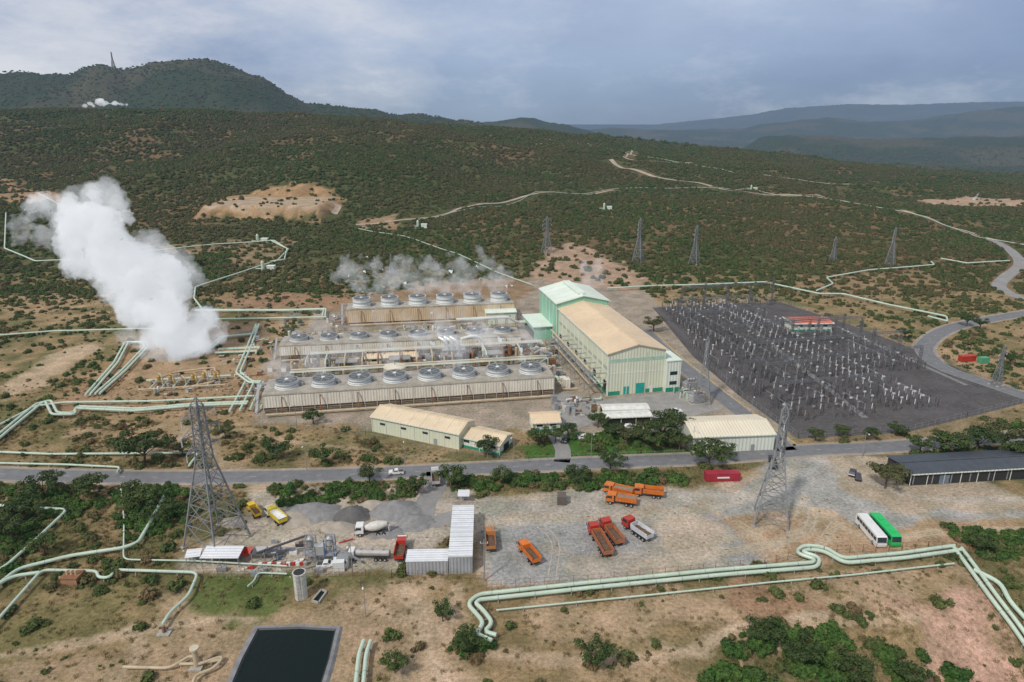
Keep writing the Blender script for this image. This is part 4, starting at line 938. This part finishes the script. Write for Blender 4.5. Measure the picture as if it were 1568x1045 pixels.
def canopy(name,u,v,w,d,h,rz=0):
    b=MB(); b.add([(0,0,h),(w,0,h),(w,d,h+.5),(0,d,h+.5),(0,0,h+.12),(w,0,h+.12),(w,d,h+.62),(0,d,h+.62)],[(0,3,2,1),(4,5,6,7),(0,1,5,4),(1,2,6,5),(2,3,7,6),(3,0,4,7)],WS)
    for q in (.2,w/2,w-.2):
        for r_ in (.2,d-.2): b.beam((q,r_,0),(q,r_,h),.12,STEEL)
    b.box(.3,d-.3,0,w-.3,d-.2,h,MC['grey_sheet_wall']); b.obj(name,place(u,v),rz)
canopy('tin_roof_shelter',308,870,9,4.2,2.6); canopy('tin_roof_shelter',285,868,3.4,2.6,2.3,.2); canopy('guard_booth',701,772,3.2,2.6,2.3)
b=MB(); b.cyl((0,0,0),(0,0,6.4),1.35,M('pale_tank',(.62,.64,.6),.6,.15,.4,dirt=(.45,.35,.25),streak=.6),20); b.cyl((0,0,6.4),(0,0,6.6),1.45,MC['pale_tank'],20); b.cyl((0,0,6.6),(0,0,6.64),1.2,DARK,20)
for z in (1.5,3.2,4.9): b.cyl((0,0,z),(0,0,z+.06),1.38,STEEL,20)
for z in range(14): b.beam((-.25,-1.5,z*.45+.3),(.25,-1.5,z*.45+.3),.05,STEEL)
b.beam((-.25,-1.5,0),(-.25,-1.5,6.6),.06,STEEL); b.beam((.25,-1.5,0),(.25,-1.5,6.6),.06,STEEL); b.obj('water_tank',place(462,915))
b=MB(); b.box(-1.8,-1.5,0,1.8,1.5,1.6,M('brick_kiln',(.4,.22,.13))); b.box(-2,-1.7,1.6,2,1.7,1.8,RUST); 
for q in range(3): b.cyl((-1+q,0,1.8),(-1+q,0,2.8),.25,PIPEY,8)
b.tube([(-3,0,1),(-1.8,0,1)],.2,PIPEY); b.obj('pump_skid',place(112,890))
b=MB(); b.cyl((0,0,0),(0,0,4.2),.6,PIPEY,12,.5); b.cyl((0,0,4.2),(0,0,4.6),.85,M('cap',(.6,.55,.4)),12); b.tube([(-4,0,.8),(0,0,.8),(4,1,.8)],.28,PIPEY); b.box(-1.2,-1.2,0,1.2,1.2,.4,CONC); b.obj('wellhead_valve',place(302,1022))
b=MB(); b.box(-1.3,-1,0,1.3,1,.3,CONC); b.cyl((0,0,.3),(0,0,1.8),.35,RUST,10); b.cyl((-.9,0,1.3),(.9,0,1.3),.25,CHAS,8); b.obj('wellhead_valve',place(252,970))
b=MB()
for i in range(2):
    ox=i*4.5
    for q in (-1.1,1.1):
        for r_ in (-1.1,1.1): b.beam((ox+q,r_,0),(ox+q,r_,6.6),.16,BLUE if i else STEEL)
    for z_ in (2.2,4.4,6.6):
        for q in (-1.1,1.1): b.beam((ox+q,-1.1,z_),(ox+q,1.1,z_),.14,STEEL); b.beam((ox-1.1,q,z_),(ox+1.1,q,z_),.14,STEEL)
    for q in (-1.1,1.1): b.beam((ox-1.1,q,0),(ox+1.1,q,2.2),.09,STEEL); b.beam((ox-1.1,q,4.4),(ox+1.1,q,2.2),.09,STEEL)
    b.cyl((ox,0,4.6),(ox,0,6.4),.85,CONC if i else STEEL,14); b.cyl((ox,0,3.4),(ox,0,4.6),.3,STEEL,14,.85); b.cyl((ox,0,6.4),(ox,0,6.9),.85,STEEL,14,.3)
b.box(-2,-1,2.3,6,1,2.4,STEEL); b.box(1,-1,2.4,3.2,1,4.6,SILV)
b.beam((-14,2,1.2),(-1,1,6.5),.7,CHAS,.3); b.beam((-12,3.2,1),(-3,2.5,5),.5,BLUE,.25); b.beam((5,-1,5.5),(12,-2,1),.5,STEEL,.3)
for i in range(4): b.add([(-20+i*3,0,2.6),(-17.3+i*3,0,2.6),(-17.3+i*3,3,2.6),(-20+i*3,3,2.6),(-19.2+i*3,1,1.2),(-18.1+i*3,1,1.2),(-18.1+i*3,2,1.2),(-19.2+i*3,2,1.2)],[(0,1,5,4),(1,2,6,5),(2,3,7,6),(3,0,4,7),(4,5,6,7)],RED if i==1 else STEEL)
for i in range(5): b.beam((-20+i*3,0,0),(-20+i*3,0,2.6),.15,STEEL); b.beam((-20+i*3,3,0),(-20+i*3,3,2.6),.15,STEEL)
b.box(6.5,-3,0,9,-1,2.5,WHITE); b.box(6.4,-3.1,2.5,9.1,-.9,2.62,STEEL); b.box(7,-3.04,1.2,8.6,-3.003,2,GLASS)
for i in range(40):
    q=fr.uniform(-24,10); r_=fr.uniform(-7,8); s_=fr.uniform(.3,1.2); mt=fr.choice([RED,BLUE,WHITE,STEEL,RUST,STEEL,CONC,CHAS])
    if i%3==0: b.box(q,r_,0,q+s_*2,r_+s_,s_,mt); b.box(q+.1,r_+.1,s_,q+s_,r_+s_*.6,s_+.2,STEEL)
    elif i%3==1: b.cyl((q,r_,0),(q,r_,s_),s_*.5,mt,10)
    else: b.beam((q,r_,.1),(q+s_*3,r_+s_,.5),.3,mt,.2)
b.obj('concrete_batching_plant',place(478,860),math.radians(3))
def heap(name,u,v,rx,ry,h,m,seed):
    n=26; vs=[];fs=[]
    g=-1.15+2.3*np.arange(n)/(n-1); AX,CY=np.meshgrid(g,g); nzv=fbm(AX*3+seed*5,CY*3,1,seed,3)
    for j in range(n):
        for i in range(n):
            a=AX[j,i];c_=CY[j,i]; d=math.hypot(a,c_); nz=float(nzv[j,i])
            z=max(-.05,h*(1-d*(1.0+.5*(nz-.5)))*(.75+.5*nz)); vs.append((a*rx,c_*ry,min(z,h*.8+.2*z)))
    for j in range(n-1):
        for i in range(n-1): fs.append((j*n+i,j*n+i+1,(j+1)*n+i+1,(j+1)*n+i))
    b=MB(); b.add(vs,fs,m); b.obj(name,place(u,v),0,True)
HG=M('heap_gravel',(.27,.265,.26),.95,.25,.6,bump=.25); HD=M('heap_dark_gravel',(.14,.135,.13),.95,.25,.6,bump=.25); HS=M('heap_sand',(.40,.35,.29),.95,.2,.5,bump=.2)
for i,(u,v,rx,ry,h,m2) in enumerate([(480,785,8,5,3.2,HG),(540,790,5,5,3.2,HD),(605,782,7,5,3.2,HG),(635,800,5,4,2.2,HG),(450,795,6,4,2.4,HS),(520,808,5,3,1.6,HS),(570,775,5,3,2,HS),(590,815,5,3,1.2,HG),(690,775,3,2,1,HS),(360,800,4,3,1.3,HS),(420,845,3,2,1,HG),(650,860,2,2,.8,HS)]): heap('gravel_heap',u,v,rx,ry,h,m2,i+1)
# ---------------------------------------------------------------- vehicles
def wheels(b,xs,w=1.25,r=.52):
    for xx in xs:
        for s in (-1,1):
            b.cyl((xx,s*(w-.38),r),(xx,s*w,r),r,TYRE,14); b.cyl((xx,s*w,r),(xx,s*(w+.02),r),r*.5,SILV,10)
def cab(b,x0,x1,z0,z1,m,w=1.22):
    b.prof([(x0,z0),(x1,z0),(x1,z0+(z1-z0)*.45),(x1-.28,z1-.12),(x1-.5,z1),(x0+.1,z1),(x0,z1-.1)],-w,w,m)
    h=z1-z0; b.add([(x1+.012,-w+.12,z0+h*.47),(x1+.012,w-.12,z0+h*.47),(x1-.25,w-.15,z1-.2),(x1-.25,-w+.15,z1-.2)],[(0,1,2,3)],GLASS)
    for s in (-1,1): b.add([(x0+.5,s*(w+.012),z0+h*.5),(x1-.2,s*(w+.012),z0+h*.5),(x1-.42,s*(w+.012),z1-.3),(x0+.5,s*(w+.012),z1-.3)],[(0,1,2,3)],GLASS); b.beam((x1-.1,s*(w+.25),z0+h*.5),(x1-.1,s*(w+.25),z0+h*.85),.14,CHAS)
    b.box(x1-.05,-w+.05,z0-.35,x1+.1,w-.05,z0+.1,CHAS); b.box(x1+.1,-w+.2,z0-.15,x1+.13,-w+.5,z0,WHITE); b.box(x1+.1,w-.5,z0-.15,x1+.13,w-.2,z0,WHITE)
def bed(b,x0,x1,z0,z1,m,load=None,w=1.25):
    t=.08
    b.box(x0,-w+.1,z0-.12,x1,w-.1,z0,m)
    for s in (-1,1):
        y0=s*(w-.15);y1=s*w; b.add([(x0,y0,z0),(x1,y0,z0),(x1+.05,y1,z1),(x0-.25,y1,z1),(x0,y0+s*t,z0),(x1,y0+s*t,z0),(x1+.05,y1+s*t,z1),(x0-.25,y1+s*t,z1)],[(0,1,2,3),(4,7,6,5),(3,2,6,7),(0,4,5,1),(0,3,7,4),(1,5,6,2)],m)
        n=int((x1-x0)/.8)
        for i in range(n+1): xx=x0+(x1-x0)*i/n; b.beam((xx,s*(w-.05),z0),(xx,s*(w+.14),z1),.1,m)
    b.box(x1-.05,-w+.05,z0,x1+.08,w-.05,z1+.15,m); b.beam((x0-.12,-w,z0+.4),(x0-.12,w,z0+.4),.08,m,1.0)
    n=8; vs=[];fs=[]
    for i in range(n+1):
        for j in range(5): vs.append((x0+(x1-x0)*i/n,-w+.13+(2*w-.26)*j/4,(z0+.35 if not load else z0+(z1-z0)*.75)+.25*math.sin(i*1.3)*math.sin(j*1.6+i)*.6))
    for i in range(n):
        for j in range(4): a=i*5+j; fs.append((a,a+5,a+6,a+1))
    b.add(vs,fs,load or M('bed_steel',(.13,.08,.05),.8,.3,1))
def tipper(u0,v0,u1,v1,m=ORANGE,load=None,cabm=None,name='dump_truck',sc=1.0):
    b=MB(); b.box(-4.2,-.45,.75,3.3,.45,1.05,CHAS); wheels(b,(-3.,-1.6,3.0)); cab(b,2.0,4.3,.95,3.1,cabm or m); bed(b,-4.3,1.5,1.45,2.9,m,load); b.box(1.55,-1,1.1,1.95,1,2.4,CHAS); b.add([(1.5,-1.2,3.05),(3.2,-1.2,3.2),(3.2,1.2,3.2),(1.5,1.2,3.05)],[(0,1,2,3)],m); b.box(-.8,-1.15,.6,1.0,-.5,1.2,STEEL); b.box(-4.35,-1.1,.8,-4.2,1.1,.95,CHAS)
    p0=Vector(G(u0,v0));p1=Vector(G(u1,v1)); c_=(p0+p1)/2; d=p1-p0
    return b.obj(name,(c_.x,c_.y,.03),math.atan2(d.y,d.x),sc=sc)
SOIL=M('soil_load',(.26,.2,.15),.95,.2,1)
tipper(968,763,925,753,load=SOIL,sc=.95); tipper(1010,762,975,758,sc=.95); tipper(972,775,930,769,load=SOIL,sc=.95)
tipper(752,845,750,822,m=M('faded_orange',(.45,.19,.07),.6,.2,.8),sc=.9); tipper(820,866,800,842,sc=.92)
def artic(u0,v0,u1,v1,cm,bm,L=13.5):
    b=MB(); h=L/2; b.box(-h+.3,-.45,.9,h-1,.45,1.2,CHAS); wheels(b,(-h+1.2,-h+2.4,-h+3.6,h-4,h-1.3)); cab(b,h-2.4,h,.95,3.2,cm); bed(b,-h,h-3.4,1.4,2.8,bm)
    p0=Vector(G(u0,v0));p1=Vector(G(u1,v1)); c_=(p0+p1)/2; d=p1-p0; b.obj('tipper_trailer_truck',(c_.x,c_.y,.03),math.atan2(d.y,d.x))
TRL=M('trailer_dull_orange',(.42,.15,.07),.6,.25,.8)
artic(932,858,905,812,RED,TRL,12); artic(948,838,924,808,RED,TRL,9.5); artic(990,828,961,808,RED,M('bed_white',(.6,.62,.64)),9)
tipper(436,808,410,786,m=M('bright_yellow',(.74,.58,.06),.45),cabm=WHITE,load=WHITE,sc=.95)
tipper(396,795,384,780,m=YEL,name='dump_truck',sc=.75)
tipper(612,858,616,838,m=RED,cabm=WHITE,sc=.9); tipper(668,746,666,728,m=M('pale_grey',(.45,.45,.45)),cabm=WHITE,sc=.9); tipper(1184,718,1181,708,m=M('navy',(.05,.06,.09)),sc=.7)
b=MB(); b.box(-4,-.45,.8,3.3,.45,1.1,CHAS); wheels(b,(-3,-1.6,2.9)); cab(b,2.,4.2,.95,3.,WHITE); b.lathe((-4.,0,2.9),(1.6,0,1.9),[(0,.5),(.15,.85),(.45,1.25),(.7,1.2),(1,.6)],M('mixer_drum',(.62,.6,.55),.5,.2,.8),18); b.beam((-4.2,0,3.6),(-3.8,0,2.8),1.0,STEEL,.4); b.beam((-4.4,0,1.0),(-4.4,0,3.),.5,WHITE); b.box(-4.6,-.5,1.0,-4.3,.5,2.4,STEEL); b.obj('concrete_mixer_truck',place(570,818),math.radians(185))
b=MB(); wheels(b,(-4,-2.8,-1.6,4.)); b.box(-5.2,-.45,.8,5,.45,1.1,CHAS); b.lathe((-5.3,0,2.0),(4.,0,2.0),[(0,.6),(.03,.95),(.97,.95),(1,.6)],M('dirty_tank',(.42,.41,.39),.5,.2,.5,metal=.3,dirt=(.3,.25,.2)),16)
for q in (-3.5,-.5,2.5): b.cyl((q,0,2.9),(q,0,3.2),.3,STEEL,10)
cab(b,4.2,6,.95,2.9,WHITE); b.obj('tanker_truck',place(568,856),math.radians(178),sc=.9)
def bus(u0,v0,u1,v1,m,name='bus'):
    b=MB(); L=11.2;h=L/2; w=1.25
    b.prof([(-h,.4),(h-.1,.4),(h,1.0),(h-.05,1.6),(h-.35,3.0),(h-.7,3.2),(-h+.3,3.2),(-h,3.0)],-w,w,m)
    for s in (-1,1):
        for i in range(7): xx=-h+.6+i*1.45; b.box(xx,min(s*(w+.003),s*(w+.02)),1.75,xx+1.3,max(s*(w+.003),s*(w+.02)),2.7,GLASS)
    b.add([(h-.03,-w+.1,1.65),(h-.03,w-.1,1.65),(h-.33,w-.12,2.95),(h-.33,-w+.12,2.95)],[(0,1,2,3)],GLASS); b.box(-h-.02,-w+.2,1.9,-h-.003,w-.2,2.8,GLASS)
    for q in (-3,-.5,2.5): b.box(q,-.5,3.2,q+1.2,.5,3.38,m)
    wheels(b,(-3.4,3.6),1.28,.5); p0=Vector(G(u0,v0));p1=Vector(G(u1,v1)); c_=(p0+p1)/2; d=p1-p0; b.obj(name,(c_.x,c_.y,.03),math.atan2(d.y,d.x))
bus(1320,806,1345,836,WHITE); bus(1339,804,1368,836,GREENB)
def car(u,v,ang_,m,name='car',pick=False):
    b=MB(); b.prof([(-2.2,.35),(2.2,.35),(2.25,.7),(2.1,.92),(1.1,1.02),(-2.1,1.02),(-2.25,.8)],-.88,.88,m)
    b.prof([(-2. if not pick else -.7,1.02),(1.05,1.02),(.45,1.5),(-1.5 if not pick else -.5,1.52)],-.76,.76,m)
    for s in (-1,1): b.add([(-1.8 if not pick else -.6,s*.772,1.06),(.92,s*.772,1.06),(.4,s*.772,1.44),(-1.4 if not pick else -.45,s*.772,1.46)],[(0,1,2,3)],GLASS)
    b.add([(1.06,-.68,1.06),(1.06,.68,1.06),(.5,.64,1.47),(.5,-.64,1.47)],[(0,1,2,3)],GLASS); wheels(b,(-1.4,1.4),.9,.34); b.box(2.2,-.8,.35,2.3,.8,.55,CHAS)
    if pick: b.box(-2.1,-.75,1.03,-.8,.75,1.06,CHAS)
    b.obj(name,(*G(u,v),.04),ang_)
DC=M('dark_car',(.05,.05,.06),.3)
car(607,726,math.radians(185),WHITE,'car',True); car(866,676,1.2,DC); car(895,672,.2,WHITE); car(1313,733,1.2,DC); car(500,868,.1,WHITE,'car',True); car(1035,632,.1,WHITE); car(950,656,.2,DC); car(965,656,.2,WHITE); car(1305,727,1.,DC)
def container(u,v,L,m,rz,name='shipping_container'):
    b=MB(); b.box(-L/2,-1.15,.12,L/2,1.15,2.5,m)
    n=int(L/.45)
    for i in range(n):
        xx=-L/2+.2+i*.45
        for s in (-1,1): b.box(xx,min(s*1.153,s*1.2),.2,xx+.2,max(s*1.153,s*1.2),2.4,m)
    for q in (-L/2,L/2-.15):
        for s in (-1.22,1.07): b.box(q,s,0.003,q+.15,s+.15,2.62,m)
    if L>8: b.box(-1.8,-1.215,1.1,1.8,-1.203,1.6,WHITE)
    b.box(-L/2,-1.22,2.505,L/2,1.22,2.6,m); b.obj(name,(*G(u,v),0),rz)
container(1105,735,10,M('container_red',(.36,.03,.05),.55,.15,.6),math.radians(2)); container(860,770,3,M('container_dark',(.12,.10,.09)),1.5); container(520,872,2.6,WHITE,.1); container(1480,553,7,RED,.2); container(1505,556,4,M('container_green',(.1,.35,.2)),.2)
b=MB(); 
for i in range(10): b.box(i*1.1,0,0,i*1.1+.9,.6,.8,RED if i%2 else WHITE)
b.obj('road_barrier',place(395,868),math.radians(2))
b=MB()
for i in range(420):
    u=random.uniform(280,1300);v=random.uniform(790,890) if u<720 else random.uniform(760,860); q=G(u,v); s_=random.uniform(.08,.32); z_=s_*random.uniform(.5,1.2)
    b.add([(q[0]-s_,q[1]-s_*.7,0),(q[0]+s_,q[1]-s_,0),(q[0]+s_*.8,q[1]+s_,0),(q[0]-s_,q[1]+s_,0),(q[0],q[1],z_)],[(0,1,4),(1,2,4),(2,3,4),(3,0,4)],random.choice([CONC,HS,STEEL,RUST,HD,HG]))
b.obj('construction_debris')
# ---------------------------------------------------------------- steam
def steam(name,balls,dens,em,vox=1.2,disp=2.2,tsz=5.,seed=0,col=(.97,.97,.98),fine=0.):
    bm=MB(); 
    m=bpy.data.materials.new(name+'_vapour'); m.use_nodes=True; nt=m.node_tree; nt.nodes.clear(); o=nd(nt,'ShaderNodeOutputMaterial')
    s=nd(nt,'ShaderNodeVolumeScatter'); s.inputs['Color'].default_value=(*col,1); s.inputs['Density'].default_value=dens
    e=nd(nt,'ShaderNodeEmission'); e.inputs[0].default_value=(.91,.95,1,1); e.inputs[1].default_value=em*dens  # added glow standing in for light scattered repeatedly inside the steam
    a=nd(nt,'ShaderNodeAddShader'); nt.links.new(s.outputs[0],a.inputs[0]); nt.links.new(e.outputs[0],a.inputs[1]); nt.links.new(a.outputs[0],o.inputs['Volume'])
    for (cx,cy,cz,rr) in balls:
        bm.lathe((cx,cy,cz-rr),(cx,cy,cz+rr),[(.02,rr*.28),(.12,rr*.65),(.3,rr*.92),(.5,rr),(.7,rr*.92),(.88,rr*.65),(.98,rr*.28)],m,12)
    ob=bm.obj(name)
    rm=ob.modifiers.new('r','REMESH'); rm.mode='VOXEL'; rm.voxel_size=vox
    for k,(sz,st) in enumerate(((tsz,disp),(tsz*.45,disp*.6),(tsz*.18,fine))):
        if st<=0: continue
        t=bpy.data.textures.new(name+str(k),'CLOUDS'); t.noise_scale=sz; t.noise_depth=4
        d=ob.modifiers.new('d%d'%k,'DISPLACE'); d.texture=t; d.strength=st*2; d.mid_level=.5; d.texture_coords='GLOBAL'
    return ob
def pix(u,v,yy):
    z=CH-yy*tanv(v); D=yy*CT+(CH-z)*ST; return ((u-784)/F*D,yy,z)
def chain(cps,n,yy,jit,seed,k0=.22,k1=.6):
    r=random.Random(seed); out=[]
    for i in range(n):
        t=i/(n-1)*(len(cps)-1); k=min(int(t),len(cps)-2); f=t-k
        u,v,rr=[cps[k][j]*(1-f)+cps[k+1][j]*f for j in range(3)]
        s=.27*yy/290; R=rr*s
        for q in range(5):
            p=pix(u,v,yy); a=r.uniform(0,6.28);e=r.uniform(-1,1); d=R*jit*r.uniform(.2,1)
            out.append((p[0]+math.cos(a)*d,p[1]+e*d,max(p[2]+math.sin(a)*d,1.),R*r.uniform(k0,k1)))
    return out
PL=[(304,544,16),(290,528,32),(266,500,46),(238,465,54),(205,425,64),(170,382,66),(138,342,54),(114,320,26)]
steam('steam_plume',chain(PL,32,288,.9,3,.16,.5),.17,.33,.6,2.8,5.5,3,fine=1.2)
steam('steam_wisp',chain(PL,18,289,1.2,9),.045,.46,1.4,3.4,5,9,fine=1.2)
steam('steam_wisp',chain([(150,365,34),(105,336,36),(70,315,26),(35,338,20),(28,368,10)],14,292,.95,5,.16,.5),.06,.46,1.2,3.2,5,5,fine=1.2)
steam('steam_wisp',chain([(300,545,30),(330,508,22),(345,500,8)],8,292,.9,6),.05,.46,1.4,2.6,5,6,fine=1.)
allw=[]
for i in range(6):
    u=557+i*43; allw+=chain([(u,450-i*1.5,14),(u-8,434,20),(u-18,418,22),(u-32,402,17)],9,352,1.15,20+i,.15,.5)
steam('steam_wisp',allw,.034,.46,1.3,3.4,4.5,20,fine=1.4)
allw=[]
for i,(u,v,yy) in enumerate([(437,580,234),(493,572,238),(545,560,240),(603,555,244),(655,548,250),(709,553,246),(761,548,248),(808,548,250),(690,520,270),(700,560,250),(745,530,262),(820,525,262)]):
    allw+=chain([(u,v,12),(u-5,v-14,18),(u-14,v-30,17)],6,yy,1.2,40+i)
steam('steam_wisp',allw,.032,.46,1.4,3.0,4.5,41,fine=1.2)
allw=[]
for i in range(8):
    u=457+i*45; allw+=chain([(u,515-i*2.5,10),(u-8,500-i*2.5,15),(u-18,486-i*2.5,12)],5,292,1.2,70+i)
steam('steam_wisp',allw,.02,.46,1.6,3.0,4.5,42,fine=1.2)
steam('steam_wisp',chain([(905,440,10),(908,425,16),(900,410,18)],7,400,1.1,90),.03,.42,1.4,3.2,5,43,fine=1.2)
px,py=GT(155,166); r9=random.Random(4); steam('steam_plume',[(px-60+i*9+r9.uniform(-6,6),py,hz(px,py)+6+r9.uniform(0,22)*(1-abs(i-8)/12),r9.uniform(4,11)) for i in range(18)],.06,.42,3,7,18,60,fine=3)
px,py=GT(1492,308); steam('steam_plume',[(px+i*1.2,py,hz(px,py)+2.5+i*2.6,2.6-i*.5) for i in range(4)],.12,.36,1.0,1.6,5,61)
# ---------------------------------------------------------------- world, sun, camera
EL=math.radians(48); AL=math.radians(-38)
w=bpy.data.worlds.new('World'); scene.world=w; w.use_nodes=True; nt=w.node_tree; nt.nodes.clear()
o=nd(nt,'ShaderNodeOutputWorld'); sk=nd(nt,'ShaderNodeTexSky'); sk.sky_type='NISHITA'; sk.sun_disc=False; sk.sun_elevation=EL; sk.sun_rotation=math.pi-AL; sk.altitude=1900
b1=nd(nt,'ShaderNodeBackground'); b1.inputs[1].default_value=.08; nt.links.new(sk.outputs[0],b1.inputs[0])
tc=nd(nt,'ShaderNodeTexCoord'); sp=nd(nt,'ShaderNodeSeparateXYZ'); nt.links.new(tc.outputs['Generated'],sp.inputs[0])
grad=ramp(nt,sp.outputs[2],[(0,(.20,.285,.43)),(.03,(.225,.315,.475)),(.08,(.30,.39,.57)),(.16,(.40,.49,.67)),(.3,(.42,.48,.59)),(.7,(.48,.52,.58))])
mp=nd(nt,'ShaderNodeMapping'); mp.inputs['Scale'].default_value=(1,1,2.6); mp.inputs['Location'].default_value=(.75,.4,0); nt.links.new(tc.outputs['Generated'],mp.inputs[0])
nz=noise(nt,4.2,10,mp.outputs[0],.64); nz2=noise(nt,2.2,6,mp.outputs[0])
mr=nd(nt,'ShaderNodeMapRange'); mr.inputs[1].default_value=.05; mr.inputs[2].default_value=-.42; mr.inputs[3].default_value=-.16; mr.inputs[4].default_value=.14; nt.links.new(sp.outputs[0],mr.inputs[0])
mz=nd(nt,'ShaderNodeMapRange'); mz.inputs[1].default_value=.0; mz.inputs[2].default_value=.2; mz.inputs[3].default_value=-.03; mz.inputs[4].default_value=.06; nt.links.new(sp.outputs[2],mz.inputs[0])
a1=nd(nt,'ShaderNodeMath',operation='ADD'); nt.links.new(nz.outputs[0],a1.inputs[0]); nt.links.new(mr.outputs[0],a1.inputs[1])
a2=nd(nt,'ShaderNodeMath',operation='ADD'); nt.links.new(a1.outputs[0],a2.inputs[0]); nt.links.new(mz.outputs[0],a2.inputs[1])
cm=ramp(nt,a2.outputs[0],[(.38,(0,0,0)),(.56,(.35,.35,.35)),(.66,(.72,.72,.72)),(.78,(1,1,1))])
dk=ramp(nt,nz2.outputs[0],[(.32,(.76,.79,.85)),(.68,(1.22,1.18,1.12))])
c=mixc(nt,1.,grad.outputs[0],dk.outputs[0],'MULTIPLY'); c=mixc(nt,cm.outputs[0],c,(.70,.72,.78))
b2=nd(nt,'ShaderNodeBackground'); b2.inputs[1].default_value=1.0; nt.links.new(c,b2.inputs[0])
mx=nd(nt,'ShaderNodeMixShader'); mx.inputs[0].default_value=.9; nt.links.new(b1.outputs[0],mx.inputs[1]); nt.links.new(b2.outputs[0],mx.inputs[2]); nt.links.new(mx.outputs[0],o.inputs[0])
sl=bpy.data.lights.new('sun','SUN'); sl.energy=2.5; sl.angle=math.radians(5); sl.color=(1,.945,.875); so=bpy.data.objects.new('sun',sl); scene.collection.objects.link(so); so.rotation_euler=(math.pi/2-EL,0,AL)
cd=bpy.data.cameras.new('camera'); cd.sensor_width=36; cd.lens=F/1568*36; cd.clip_start=1; cd.clip_end=90000
co=bpy.data.objects.new('camera',cd); scene.collection.objects.link(co); co.location=(0,0,CH); co.rotation_euler=(math.pi/2-TH,0,0); scene.camera=co
scene.view_settings.view_transform='Standard'; scene.view_settings.look='None'; scene.view_settings.exposure=0
